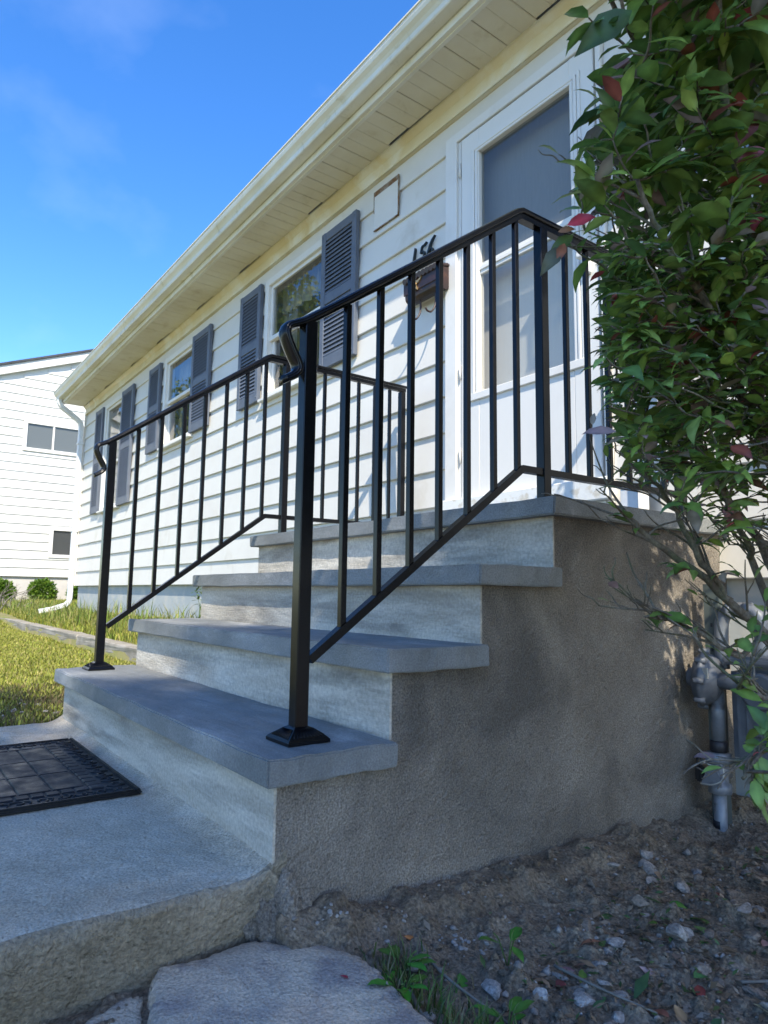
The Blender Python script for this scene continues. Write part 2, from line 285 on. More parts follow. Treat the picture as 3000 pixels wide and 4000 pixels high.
# concrete curb across the lawn
curb = thing('lawn_curb', 'low weathered concrete curb running across the sunny lawn', 'curb', (-5, .93, 0))
for a, b in ((-13.5, -10.9), (-10.89, -8.3), (-8.29, -5.7), (-5.69, -3.2), (-3.19, -1.76)):
    bm = newbm(); box(bm, a, b, .93, 1.05, -.06, .105, .008); roughen(bm, .006, 8, int(-a*3)); obj('curb_stone', bm, M['curb'], curb, smooth=False)

# ------------------------------------------------------------------ the house
house = thing('house', 'long white clapboard house with slate louvred shutters and white storm door', 'house', (-4, YW, .2))
WIN = [(-3.47, -2.655, 2.03, 2.915, .5), (-5.80, -5.035, 2.03, 2.915, .5), (-8.12, -7.38, 1.575, 2.915, .42), (-.105, .85, 2.03, 2.915, .5)]
CAS = .035
OPEN = [(w[0]-CAS-.02, w[1]+CAS+.02, w[2]-.05, w[3]+.05) for w in WIN]+[(-1.395, -.405, .60, 2.975)]
XL, XR = -9.30, 4.0
P0, PI_ = .58, .193
def board(z0, z1, x0, x1, zb, parent, yface, ax='x', m='siding'):
    # wedge board: proud at its lower edge; zb = course bottom
    def yo(z): t = (z-zb)/PI_; return yface+(.0165 if m == 'siding' else .034)*t
    bm = newbm(); y0, y1 = yo(z0), yo(z1); low = abs(z0-zb) < 1e-6
    poly = [(y0, z0+.004), (y0+.003, z0), (yface+.02, z0), (yface+.02, z1), (y1, z1)] if low else [(y0, z0), (yface+.02, z0), (yface+.02, z1), (y1, z1)]
    if ax == 'x': prism(bm, poly, 'x', x0, x1)
    else:
        prism(bm, [(-(p[0]-yface), p[1]) for p in poly], 'y', x0, x1); bmesh.ops.translate(bm, verts=bm.verts, vec=(yface, 0, 0))
    return obj('siding_board', bm, M[m], parent)
def courses(xl, xr, zlo, n, openings, parent, yface, ztop, ax='x', m='siding', p=PI_):
    for k in range(n):
        zb = zlo+k*p; zt = min(zb+p+.003, ztop)
        if zt-zb < .02: continue
        cuts = sorted({xl, xr}|{c for o_ in openings for c in o_[:2] if xl < c < xr}); segs = []
        for a, b in zip(cuts, cuts[1:]):
            mid = (a+b)/2; free = [(zb, zt)]
            for o_ in openings:
                if o_[0] < mid < o_[1]:
                    nf = []
                    for (u, v) in free:
                        if o_[3] <= u or o_[2] >= v: nf.append((u, v)); continue
                        if o_[2]-u > .012: nf.append((u, o_[2]))
                        if v-o_[3] > .012: nf.append((o_[3], v))
                    free = nf
            for fr in free:
                if segs and segs[-1][1] == a and segs[-1][2] == fr: segs[-1][1] = b
                else: segs.append([a, b, fr])
        for a, b, (u, v) in segs: board(u, v, a, b, zb, parent, yface, ax, m)
courses(XL, XR, P0, 13, OPEN, house, YW, 3.07)
bm = newbm()   # wall core behind the boards, with the openings left out
cuts = sorted({XL, XR}|{c for o_ in OPEN for c in o_[:2]})
for a, b in zip(cuts, cuts[1:]):
    mid = (a+b)/2; op = [o_ for o_ in OPEN if o_[0] < mid < o_[1]]
    if not op: box(bm, a, b, YW+.021, YW+.10, P0+.004, 3.30)
    else:
        box(bm, a, b, YW+.021, YW+.10, P0+.004, op[0][2]); box(bm, a, b, YW+.021, YW+.10, op[0][3], 3.30)
box(bm, XL, XL+.1, YW+.1, 9, P0+.004, 3.3); box(bm, XR-.1, XR, YW+.1, 9, P0+.004, 3.3); box(bm, XL, XR, 9.001, 9.1, P0, 3.3)
obj('wall', bm, M['siding'], house)
courses(YW+.02, 9.0, P0, 14, [], house, XL, 3.25, ax='y')
bm = newbm(); box(bm, XL-.002, XL+.02, YW-.012, YW+.012, P0, 3.07, .003); obj('corner_post', bm, M['siding'], house)
bm = newbm(); box(bm, XL+.03, XR, YW+.045, YW+.25, -.4, P0+.003); box(bm, XL+.03, XL+.2, YW+.25, 9, -.4, P0+.003); obj('foundation', bm, M['foundation'], house)
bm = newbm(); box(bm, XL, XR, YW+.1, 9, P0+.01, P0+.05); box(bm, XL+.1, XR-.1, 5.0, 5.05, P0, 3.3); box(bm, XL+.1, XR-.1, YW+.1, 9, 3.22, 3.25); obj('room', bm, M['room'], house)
# frieze, soffit panels, gutter, roof
bm = newbm(); box(bm, XL, XR, YW-.006, YW+.02, 3.067, 3.198); box(bm, XL, XR, YW-.016, YW-.0065, 3.067, 3.083, .003); obj('frieze_board', bm, M['frieze'], house)
bm = newbm(); prism(bm, [(YW-.0065, 3.150), (YW-.0065, 3.1945), (YW-.035, 3.1945), (YW-.032, 3.182)], 'x', XL, XR); obj('soffit_channel', bm, M['frieze'], house)
x = XL+.002; SP = .1905; base_panel = None; k = 0
while x+SP < XR:
    if base_panel is None:
        bm = newbm(); a = x
        prism(bm, [(a+.0015, 3.205), (a+.0015, 3.196), (a+.006, 3.1925), (a+SP/2-.004, 3.1925), (a+SP/2, 3.1955), (a+SP/2+.004, 3.1925), (a+SP-.006, 3.1925), (a+SP-.0015, 3.196), (a+SP-.0015, 3.205)], 'y', 1.375, YW-.034)
        base_panel = obj('soffit_panel', bm, M['soffit'], house); bl = base_panel.location.copy()
    else:
        o = base_panel.copy(); C.objects.link(o); o.parent = house; o.location = bl+Vector((k*SP, 0, (k*37 % 7-3)*.0004)); o.rotation_euler = ((k*53 % 11-5)*.0012, 0, 0)
    x += SP; k += 1
bm = newbm(); prism(bm, [(1.372, 3.183), (1.372, 3.30), (1.350, 3.30), (1.350, 3.19), (1.392, 3.19), (1.392, 3.183)], 'x', XL-.004, XR); obj('fascia', bm, M['fascia'], house)
gp = [(1.347, 3.236), (1.285, 3.236), (1.280, 3.242), (1.278, 3.268), (1.268, 3.283), (1.250, 3.300), (1.243, 3.318), (1.243, 3.336), (1.236, 3.338), (1.236, 3.346), (1.256, 3.346), (1.256, 3.341), (1.248, 3.338), (1.248, 3.318), (1.256, 3.303), (1.274, 3.287), (1.284, 3.27), (1.286, 3.243), (1.347, 3.241)]
bm = newbm(); prism(bm, gp, 'x', -9.36, XR); gut = obj('gutter', bm, M['fascia'], house)
bm = newbm(); prism(bm, [gp[i] for i in (0, 1, 2, 3, 4, 5, 6, 7)]+[(1.347, 3.336)], 'x', -9.364, -9.3605); obj('end_cap', bm, M['fascia'], gut)
bm = newbm(); prism(bm, [(1.35, 3.205), (1.35, 3.30), (YW+.02, 3.42), (YW+.02, 3.205)], 'x', XL-.003, XL-.0005); obj('eave_return', bm, M['fascia'], house)
bm = newbm(); prism(bm, [(1.27, 3.352), (1.27, 3.368), (5.3, 4.95), (9.5, 3.37), (9.5, 3.352), (5.3, 4.93)], 'x', XL-.05, XR+.05); obj('roof', bm, M['shingle'], house)
bm = newbm(); prism(bm, [(YW, 3.30), (5.3, 4.92), (9.0, 3.42), (9.0, 3.30)], 'x', XL+.01, XL+.1); prism(bm, [(YW, 3.30), (5.3, 4.92), (9.0, 3.42), (9.0, 3.30)], 'x', XR-.1, XR-.01); obj('gable_wall', bm, M['siding'], house)
# downspout
def sweep_rect(bm, pts, w, d):
    pts = [Vector(p) for p in pts]; rings = []
    for i, p in enumerate(pts):
        t = (pts[min(i+1, len(pts)-1)]-pts[max(i-1, 0)]).normalized(); s = Vector((1, 0, 0)); s = (s-t*s.dot(t)).normalized(); b = t.cross(s)
        q = []
        for (a, c) in ((-.5, -.36), (-.36, -.5), (.36, -.5), (.5, -.36), (.5, .36), (.36, .5), (-.36, .5), (-.5, .36)): q.append(bm.verts.new(p+s*a*w+b*c*d))
        rings.append(q)
    for a, c in zip(rings, rings[1:]):
        for k_ in range(8): bm.faces.new((a[k_], a[(k_+1) % 8], c[(k_+1) % 8], c[k_]))
    bm.faces.new(rings[0]); bm.faces.new(rings[-1][::-1])
bm = newbm(); sweep_rect(bm, [(-9.27, 1.31, 3.236), (-9.27, 1.312, 3.19), (-9.272, 1.325, 3.16), (-9.275, 1.35, 3.13), (-9.285, 1.50, 3.03), (-9.29, 1.57, 2.985), (-9.295, 1.612, 2.94), (-9.297, 1.627, 2.88), (-9.30, 1.628, 2.6), (-9.30, 1.628, .42), (-9.30, 1.62, .36), (-9.31, 1.58, .31), (-9.33, 1.40, .25), (-9.34, 1.25, .22)], .085, .065)
ds = obj('downspout', bm, M['white_pvc'], house)
for z in (2.62, 1.35): bm = newbm(); box(bm, -9.352, -9.248, 1.588, 1.667, z, z+.03, .002); obj('strap', bm, M['white_pvc'], ds)
# shutters
slat_src = {}
def shutter(x0, x1, z0, z1):
    y0, y1 = YW-.034, YW-.002; st = .048; bm = newbm()
    box(bm, x0, x0+st, y0, y1, z0, z1, .003); box(bm, x1-st, x1, y0, y1, z0, z1, .003)
    rails = [(z0+.001, z0+.085), ((z0+z1)/2-.035, (z0+z1)/2+.035), (z1-.06, z1-.001)]
    for a, b in rails: box(bm, x0+st-.002, x1-st+.002, y0+.004, y1, a, b, .002)
    box(bm, x0+st-.002, x1-st+.002, y1-.004, y1-.001, z0+.02, z1-.02)
    s = obj('shutter', bm, M['shutter'], house); w = x1-x0-2*st
    for a, b in ((rails[0][1], rails[1][0]), (rails[1][1], rails[2][0])):
        n = int(round((b-a)/.0300))
        for i in range(n):
            z = a+(i+.5)*(b-a)/n; key = 'a'
            if key not in slat_src:
                t = newbm(); hw = .5; prism(t, [(-.0135, -.0155), (-.0135, -.0125), (-.001, .0165), (.002, .0155)], 'x', -hw, hw)
                me_o = obj('slat', t, M['shutter'], s); slat_src[key] = me_o; o = me_o; o.location = Vector(((x0+x1)/2, y0+.016, z))-wpos(s)
                o.data.transform(Matrix.Translation(wpos(s)))
            else: o = mesh_copy(slat_src[key], 'slat', ((x0+x1)/2, y0+.016, z), s)
            o.scale = (w, 1, 1)
    for (a, b) in ((x0+.02, z0+.035), (x1-.02, z0+.035), (x0+.02, z1-.03), (x1-.02, z1-.03)):
        t = newbm(); lathe(t, (a, y0+.001, b), (0, -1, 0), [(0, .007), (.003, .006), (.0045, .003)], 10); obj('screw', t, M['shutter'], s)
for a, b, c, d in ((-2.64, -2.222, 1.997, 2.958), (-3.94, -3.565, 1.997, 2.958), (-5.012, -4.582, 2.005, 2.955), (-6.30, -5.94, 2.005, 2.955), (-7.335, -6.88, 1.537, 2.955), (-8.567, -8.205, 1.537, 2.955)): shutter(a, b, c, d)
def ring(bm, x0, x1, z0, z1, w, y0, y1, bev=.003, wb=None):
    wb = wb or w
    box(bm, x0, x0+w, y0, y1, z0, z1, bev); box(bm, x1-w, x1, y0, y1, z0, z1, bev)
    box(bm, x0+w-.001, x1-w+.001, y0+.001, y1-.001, z1-w, z1-.0005, bev); box(bm, x0+w-.001, x1-w+.001, y0+.001, y1-.001, z0+.0005, z0+wb, bev)
def pane(x0, x1, z0, z1, y, parent, m='glass', name='pane'):
    bm = newbm(); v = [bm.verts.new(p) for p in ((x0, y, z0), (x1, y, z0), (x1, y, z1), (x0, y, z1))]; bm.faces.new(v)
    return obj(name, bm, M[m], parent)
def wavy(x0, x1, z0, z1, y, parent, name='curtain'):
    xs = np.linspace(x0, x1, 60); zs = np.linspace(z0, z1, 2); X, Z = np.meshgrid(xs, zs); Y = y+.018*np.sin(X*70+np.sin(X*13)*2)
    nx_ = 60; i_ = np.arange(nx_-1); F_ = np.stack([i_, i_+1, i_+1+nx_, i_+nx_], -1)
    return arr(name, np.stack([X, Y, Z], -1).reshape(-1, 3), F_, M['curtain'], parent, smooth=True)
for wi, (x0, x1, z0, z1, fr) in enumerate(WIN):
    bm = newbm(); ring(bm, x0-CAS-.019, x1+CAS+.019, z0-.049, z1+.049, CAS+.02, YW-.012, YW+.06, .003)
    wdw = obj('window', bm, M['trim'], house)
    bm = newbm(); box(bm, x0-.06, x1+.06, YW-.045, YW+.05, z0-.058, z0-.034, .004); obj('sill', bm, M['trim'], wdw)
    zm = z0+(z1-z0)*fr
    bm = newbm(); ring(bm, x0+.001, x1-.001, zm-.012, z1-.001, .034, YW+.012, YW+.034, .002); us = obj('sash', bm, M['trim'], wdw)
    bm = newbm(); ring(bm, x0+.001, x1-.001, z0+.001, zm+.022, .034, YW+.036, YW+.058, .002); ls = obj('sash', bm, M['trim'], wdw)
    pane(x0+.03, x1-.03, zm+.02, z1-.03, YW+.024, us); pane(x0+.03, x1-.03, z0+.03, zm-.01, YW+.048, ls)
    wavy(x0-.03, x0+(x1-x0)*(.28 if wi else .22), z0-.03, z1+.03, YW+.17, wdw); wavy(x1-(x1-x0)*.26, x1+.03, z0-.03, z1+.03, YW+.17, wdw)
    wavy(x0-.03, x1+.03, z1-.2, z1+.04, YW+.15, wdw, 'valance')
# door
DL, DR, DB, DT = -1.276, -.452, .985, 2.908
bm = newbm(); box(bm, -1.392, -1.306, YW-.014, YW+.07, .80, 2.965, .003); box(bm, -.446+.012, -.408, YW-.014, YW+.07, .80, 2.965, .003); box(bm, -1.392, -.408, YW-.013, YW+.07, 2.912, 2.9655, .003)
for a in (-1.300, -1.288): box(bm, a-.005, a+.005, YW+.0, YW+.05, .99, 2.91, .002)
box(bm, -.4445, -.4355, YW+.003, YW+.05, .99, 2.91, .002); obj('door_casing', bm, M['trim'], house)
bm = newbm(); ring(bm, DL, DR, DB, DT, .128, YW-.004, YW+.034, .003, wb=.525); sd = obj('storm_door', bm, M['door'], house)
gx0, gx1, gz0, gz1 = DL+.128, DR-.128, DB+.525, DT-.128
bm = newbm()
for (o_, t_) in ((.062, .008), (.044, .011), (.024, .007)):
    box(bm, gx0-o_*.95, gx0-o_*.95+.016, YW-.004-t_, YW-.003, gz0-.025, gz1+o_*.6, .003); box(bm, gx1+o_-.016, gx1+o_, YW-.004-t_, YW-.003, gz0-.025, gz1+o_*.6, .003)
    box(bm, gx0-o_*.95, gx1+o_, YW-.004-t_+.001, YW-.003, gz1+o_*.6-.016, gz1+o_*.6, .003)
box(bm, gx0-.06, gx1+.062, YW-.016, YW-.003, gz0-.042, gz0-.004, .003); obj('glazing_trim', bm, M['door'], sd)
bm = newbm(); box(bm, gx0, gx1, YW+.004, YW+.03, 2.115, 2.172, .003); box(bm, gx0, gx1, YW-.002, YW+.004, 2.135, 2.155, .002); obj('mid_rail', bm, M['door'], sd)
pane(gx0, gx1, gz0, 2.12, YW+.012, sd, 'clear_glass', 'lower_pane'); pane(gx0, gx1, 2.165, gz1, YW+.018, sd, 'shaded_screen_glass', 'upper_pane')
bm = newbm(); box(bm, DL, DR, DB-.001, DB, DB, DB+.001) if 0 else box(bm, -1.30, -.44, YW+.11, YW+.145, .92, 2.93); idr = obj('inner_door', bm, M['door'], house)
bm = newbm(); box(bm, -.508, -.478, YW-.028, YW-.006, 1.86, 2.04, .004); lathe(bm, (-.493, YW-.025, 1.93), (0, -1, 0), [(0, .012), (.02, .011), (.03, .02), (.045, .02), (.05, .012)], 14); box(bm, -.505, -.481, YW-.05, YW-.03, 2.06, 2.12, .004); obj('handle', bm, M['door'], sd)
for z in (1.17, 1.6, 2.3, 2.7): bm = newbm(); tube(bm, [(-1.283, YW-.008, z), (-1.283, YW-.008, z+.075)], .006, 8); obj('hinge', bm, M['trim'], sd)
bm = newbm(); box(bm, -1.392, -.40, YW-.05, YW+.07, .895, .985, .004); obj('sill', bm, M['sill'], house)
bm = newbm(); box(bm, -1.36, -.43, YW-.02, YW+.07, .775, .894, .003); obj('riser_board', bm, M['sill'], house)
# access panel up by the frieze
bm = newbm(); box(bm, -2.062, -1.819, YW-.006, YW+.0, 2.745, 2.985, .002); ap = obj('access_panel', bm, M['siding'], house)
bm = newbm(); box(bm, -2.066, -1.815, YW-.0080, YW-.002, 2.966, 2.997); box(bm, -2.067, -2.0625, YW-.0075, YW-.002, 2.86, 2.996); box(bm, -1.8185, -1.813, YW-.0095, YW-.002, 2.735, 2.996); box(bm, -2.062, -1.813, YW-.0095, YW-.002, 2.738, 2.7445); obj('panel_edge', bm, mat('rust_stain', (.16, .075, .025), (.30, .26, .2), .9, 18), ap)

# ------------------------------------------------------------------ front steps
steps = thing('entry_steps', 'grey concrete entry steps with blue grey slab treads and mortared side', 'steps', (-W/2, .8, 0))
poly = [(.005, -.4)]
for k in range(4):
    y0 = k*RUN+.005; zt = H1+k*H-TT+.001; poly += [(y0, zt)]; poly += [((k+1)*RUN+.005 if k < 3 else YW+.06, zt)]
poly += [(YW+.06, -.4)]
bm = newbm(); prism(bm, poly, 'x', -W, 0); obj('body', bm, M['stucco'], steps)
for k in range(4):
    zb = (0 if k == 0 else H1+(k-1)*H)-.003; zt = H1+k*H-TT
    bm = newbm(); box(bm, -W, .0008, k*RUN, k*RUN+.0055, zb if k else -.02, zt); obj('riser', bm, M['riser'], steps)
for k in range(4):
    z1 = H1+k*H; y0 = k*RUN-EF; y1 = (k+1)*RUN-.001 if k < 3 else 1.725
    bm = newbm(); box(bm, -W-ES, ES, y0, y1, z1-TT, z1, .0035, 2); roughen(bm, .0024, 14, 20+k, 55); obj('landing_slab' if k == 3 else 'tread', bm, M['tread'], steps)

# ------------------------------------------------------------------ railings
def sweep_yz(bm, path, profile, xc):    # profile: (x, normal) loops; path: (y, z)
    P = [Vector((0, p[0], p[1])) for p in path]; rings = []
    for i, p in enumerate(P):
        a = (P[i]-P[i-1]).normalized() if i else None; b = (P[i+1]-P[i]).normalized() if i < len(P)-1 else None
        t = ((a or b)+(b or a)).normalized(); n = Vector((0, -t.z, t.y)); c = t.dot(b or a)
        rings.append([bm.verts.new((xc+u, p.y+n.y*v/c, p.z+n.z*v/c)) for u, v in profile])
    m_ = len(profile)
    for a, c in zip(rings, rings[1:]):
        for k in range(m_): bm.faces.new((a[k], a[(k+1) % m_], c[(k+1) % m_], c[k]))
    bm.faces.new(rings[0][::-1]); bm.faces.new(rings[-1])
def spline(pts, n=8):
    out = []; p = [Vector(q) for q in pts]; p = [2*p[0]-p[1]]+p+[2*p[-1]-p[-2]]
    for i in range(1, len(p)-2):
        for k in range(n):
            t = k/n; out.append(.5*((2*p[i])+(-p[i-1]+p[i+1])*t+(2*p[i-1]-5*p[i]+4*p[i+1]-p[i+2])*t*t+(-p[i-1]+3*p[i]-3*p[i+1]+p[i+2])*t**3))
    return out+[p[-2]]
CAPP = [(u*.86, v*.86) for u, v in [(-.019, -.006), (-.0225, -.002), (-.0225, .002), (-.020, .0035), (-.0215, .006), (-.020, .0095), (-.014, .0125), (-.006, .0142), (.006, .0142), (.014, .0125), (.020, .0095), (.0215, .006), (.020, .0035), (.0225, .002), (.0225, -.002), (.019, -.006)]]
def rect(w, h): return [(-w/2, -h/2), (-w/2, h/2), (w/2, h/2), (w/2, -h/2)]
def railing(xc, label, yend):
    t = thing('stair_railing', label, 'railing', (xc, .1, H1), 'black railings flanking the steps')
    pk = (.792, 1.630); e = (yend, 1.634); curl = [(.040, .968), (.052, .975), (.066, .985), (.0745, .998), (.072, 1.014), (.060, 1.035), (.048, 1.058), (.042, 1.076), (.047, 1.090), (.062, 1.0985), (.085, 1.1105)]
    s2 = [tuple(q) for q in spline([(a, b, 0) for a, b in curl], 4)]
    bm = newbm(); sweep_yz(bm, [(a, b) for a, b, _ in s2]+[(.16, 1.164)]+[(pk[0]-.012, pk[1]-.009), (pk[0]+.008, pk[1]+.001)]+[e], CAPP, xc)
    cap = obj('handrail', bm, M['black'], t)
    for f in cap.data.polygons: f.use_smooth = abs(f.normal.x) < .95
    def under(y): return 1.0975+(y-.07)*.7465
    bm = newbm(); sweep_yz(bm, [(.088, under(.088)), (pk[0], pk[1]-.0155), (yend-.002, 1.634-.0155)], rect(.024, .017), xc); obj('top_channel', bm, M['black'], t)
    br = [(.12, .372), (.792, .866), (yend-.02, .872)]
    bm = newbm(); sweep_yz(bm, br, rect(.022, .019), xc); obj('bottom_rail', bm, M['black'], t)
    def low(y): return .372+(y-.12)*(.866-.372)/.672 if y < .792 else .869
    def top(y): return under(y)-.012 if y < pk[0] else 1.605
    for y in (.203, .298, .394, .487, .585, .683, .777): bm = newbm(); box(bm, xc-.0076, xc+.0076, y-.0076, y+.0076, low(y)+.005, top(y), .0012); obj('baluster', bm, M['black'], t)
    for y in (1.0, 1.103, 1.206, 1.309, 1.412, 1.51): bm = newbm(); box(bm, xc-.0076, xc+.0076, y-.0076, y+.0076, .876, 1.606, .0012); obj('baluster', bm, M['black'], t)
    for y, zb, zt, w in ((.10, H1, under(.10)-.004, .0155), (.888, H1+3*H, 1.607, .0155), (yend-.022, H1+3*H, 1.607, .0155)):
        bm = newbm(); box(bm, xc-w, xc+w, y-w, y+w, zb, zt, .002); po = obj('post', bm, M['black'], t)
        if zb < .5:
            bm = newbm(); a, b = .058, .030
            vv = [bm.verts.new((xc+sx*q, y+sy*q, z)) for q, z in ((.049, H1+.0005), (.049, H1+.007), (.043, H1+.013), (.021, H1+.028), (w, H1+.031)) for sx, sy in ((-1, -1), (1, -1), (1, 1), (-1, 1))]
            for r in range(4):
                for k in range(4): bm.faces.new((vv[r*4+k], vv[r*4+(k+1) % 4], vv[r*4+4+(k+1) % 4], vv[r*4+4+k]))
            for sx, sy in ((0, -1), (1, 0), (0, 1), (-1, 0)):
                for q in range(-4, 5):
                    d = q*.0085; p0 = Vector((sx*.0435+abs(sy)*d, sy*.0435+abs(sx)*d, .0135)); p1 = Vector((sx*.024+abs(sy)*d*.55, sy*.024+abs(sx)*d*.55, .0265))
                    tube(bm, [p0+Vector((xc, y, H1)), p1+Vector((xc, y, H1))], .0014, 5)
            obj('base_shoe', bm, M['black'], po)
    return t
railing(-.09, 'black metal railing with curled handrail end on near side of the steps', 1.635)
railing(-1.66, 'smaller looking black metal railing on the far lawn side of the steps', 1.615)

# ------------------------------------------------------------------ door mat
mt = thing('door_mat', 'black moulded rubber doormat with tile and scroll relief on the concrete path', 'mat', (-.98, -.28, 0))
MX0, MX1, MY0, MY1, MZ = -1.36, -.612, -.50, -.045, .006
bm = newbm(); box(bm, MX0, MX1, MY0, MY1, MZ-.004, MZ+.006, .004, 2); obj('base', bm, M['rubber'], mt)
bm = newbm(); ring(bm, MX0+.004, MX1-.004, MY0+.004, MY1-.004, .011, 0, 1, 0) if 0 else None
for (a, b, c, d) in ((MX0+.003, MX1-.003, MY1-.015, MY1-.003), (MX0+.003, MX1-.003, MY0+.003, MY0+.015), (MX0+.003, MX0+.015, MY0+.016, MY1-.016), (MX1-.015, MX1-.003, MY0+.016, MY1-.016)): box(bm, a, b, c, d, MZ+.004, MZ+.0105, .003, 2)
obj('rim', bm, M['rubber'], mt)
bm = newbm()
def scroll(cx, cy, r, a0, s):
    pts = [(cx+r*(1-q/15)*math.cos(a0+s*q*.42), cy+r*(1-q/15)*math.sin(a0+s*q*.42), MZ+.0065) for q in range(14)]; tube(bm, pts, .0028, 6)
for i in range(13):
    xx = MX0+.045+i*(MX1-MX0-.09)/12
    for yy in (MY0+.042, MY1-.042): scroll(xx, yy, .019, i*1.7, 1 if i % 2 else -1); tube(bm, [(xx+.012, yy-.022, MZ+.0065), (xx+.026, yy-.006, MZ+.0068), (xx+.02, yy+.02, MZ+.0065)], .0026, 6)
for i in range(7):
    yy = MY0+.085+i*(MY1-MY0-.17)/6
    for xx in (MX0+.042, MX1-.042): scroll(xx, yy, .019, i*2.1, 1 if i % 2 else -1); tube(bm, [(xx-.022, yy+.012, MZ+.0065), (xx-.004, yy+.027, MZ+.0068), (xx+.02, yy+.02, MZ+.0065)], .0026, 6)
obj('scroll_relief', bm, M['rubber'], mt)
bx0, bx1, by0, by1 = MX0+.072, MX1-.072, MY0+.072, MY1-.072
src = None
def mtile(a, b, c, d, name):
    bm = newbm(); box(bm, a+.0022, b-.0022, c+.0022, d-.0022, MZ+.003, MZ+.0095, .0022); obj(name, bm, M['rubber'], mt)
n = 16
for i in range(n):
    a = bx0+i*(bx1-bx0)/n; b = bx0+(i+1)*(bx1-bx0)/n; mtile(a, b, by1-.036, by1, 'border_block'); mtile(a, b, by0, by0+.036, 'border_block')
n = 7
for i in range(n):
    a = by0+.036+i*(by1-by0-.072)/n; b = by0+.036+(i+1)*(by1-by0-.072)/n; mtile(bx0, bx0+.036, a, b, 'border_block'); mtile(bx1-.036, bx1, a, b, 'border_block')
for i in range(3):
    for j in range(3):
        mtile(bx0+.04+i*(bx1-bx0-.08)/3, bx0+.04+(i+1)*(bx1-bx0-.08)/3, by0+.04+j*(by1-by0-.08)/3, by0+.04+(j+1)*(by1-by0-.08)/3, 'tile')

# ------------------------------------------------------------------ flagstone beside the path
def slab(name, pts, z, th, m, parent=None, seed=0):
    pts = [Vector((p[0], p[1], 0)) for p in pts]; pl = []
    for a, b in zip(pts, pts[1:]+pts[:1]):
        for k in range(8): pl.append(a.lerp(b, k/8))
    c = sum(pl, Vector())/len(pl); bm = newbm(); rings = []; r_ = random.Random(seed); off = [r_.uniform(-.004, .004) for _ in pl]
    for s, dz in ((1.01, -th), (1.02, -th*.5), (1.0, -.012), (.985, -.003), (.96, 0), (.8, .001), (.55, .002), (.3, .002), (.12, .002)):
        R_ = []
        for i, p in enumerate(pl):
            d = p-c; q = c+d*s*(1+off[i]/max(d.length, .05)*(1 if s > .9 else 0)); zz = z+dz+.004*math.sin(q.x*23+seed)*math.sin(q.y*19)
            R_.append(bm.verts.new((q.x, q.y, zz)))
        rings.append(R_)
    n_ = len(pl)
    for a, b in zip(rings, rings[1:]):
        for k in range(n_): f = bm.faces.new((a[k], a[(k+1) % n_], b[(k+1) % n_], b[k])); f.smooth = True
    bm.faces.new(rings[-1]); bm.faces.new(rings[0][::-1]); return obj(name, bm, m, parent)
fl = slab('flagstone', [(.145, -.266), (.03, -.226), (-.004, -.205), (.010, -.140), (.004, -.045), (.018, -.022), (.052, .002), (.078, .058), (.143, .086), (.211, .088), (.272, .081), (.383, .078), (.48, .02), (.52, -.12), (.40, -.27)], -.108, .07, M['flagstone'], seed=3)
tag(fl, 'broad pale flagstone lying in the soil against the path edge', 'flagstone')
f2 = slab('flagstone', [(.012, -.262), (.024, -.236), (.13, -.274), (.17, -.35), (.06, -.36)], -.13, .07, M['flagstone'], seed=9)
tag(f2, 'small pale slab fragment wedged beneath the corner of the broad flagstone', 'flagstone')

# ------------------------------------------------------------------ mailbox, house number, lantern, box by the wall
mb = thing('mailbox', 'brown rusty mailbox with scalloped lid and eagle emblem beside the door', 'mailbox', (-1.47, YW, 2.07))
mx0, mx1 = -1.645, -1.362
bm = newbm(); pr = [(YW-.002, 2.235), (YW-.085, 2.215)]+[(YW-.042-.040*math.cos(q*math.pi/8), 2.135-.030*math.sin(q*math.pi/8)) for q in range(0, 9)]; prism(bm, pr, 'x', mx0, mx1); obj('body', bm, M['mailbox'], mb)
bm = newbm(); prism(bm, [(YW-.001, 2.250), (YW-.090, 2.226), (YW-.088, 2.152), (YW-.084, 2.150), (YW-.083, 2.220), (YW-.001, 2.243)], 'x', mx0-.006, mx1+.006); lid = obj('lid', bm, M['mailbox'], mb)
for i in range(9):
    bm = newbm(); xx = mx0+.016+i*(mx1-mx0-.032)/8; tube(bm, [(xx, YW-.001, 2.248), (xx, YW-.102, 2.222)], .0165, 12); obj('roof_scallop', bm, M['mailbox'], lid)
bm = newbm()
eag = [(-.060, .030), (-.045, .010), (-.030, .000), (-.014, -.004), (-.012, -.020), (-.020, -.045), (-.004, -.036), (0, -.050), (.004, -.036), (.020, -.045), (.012, -.020), (.014, -.004), (.030, .000), (.045, .010), (.060, .030), (.048, .026), (.034, .018), (.018, .016), (.008, .022), (.004, .034), (-.004, .034), (-.008, .022), (-.018, .016), (-.034, .018), (-.048, .026)]
prism(bm, [(-1.545+a*.9, 2.185+b*.85) for a, b in eag], 'y', YW-.096, YW-.0885); lathe(bm, (-1.545, YW-.096, 2.18), (0, -1, 0), [(0, .014), (.004, .012), (.006, .006)], 10); obj('eagle_emblem', bm, M['brass'], mb)
for xx in (-1.555, -1.43): bm = newbm(); tube(bm, spline([(xx, YW-.05, 2.11), (xx, YW-.045, 2.07), (xx, YW-.052, 2.03), (xx-.002, YW-.075, 1.995), (xx-.004, YW-.10, 1.995), (xx-.005, YW-.112, 2.01)], 5), .0052, 8); obj('newspaper_hook', bm, M['mailbox'], mb)
hn = thing('house_number', 'black numerals 156 mounted on white siding above the mailbox', 'house number', (-1.59, YW, 2.42))
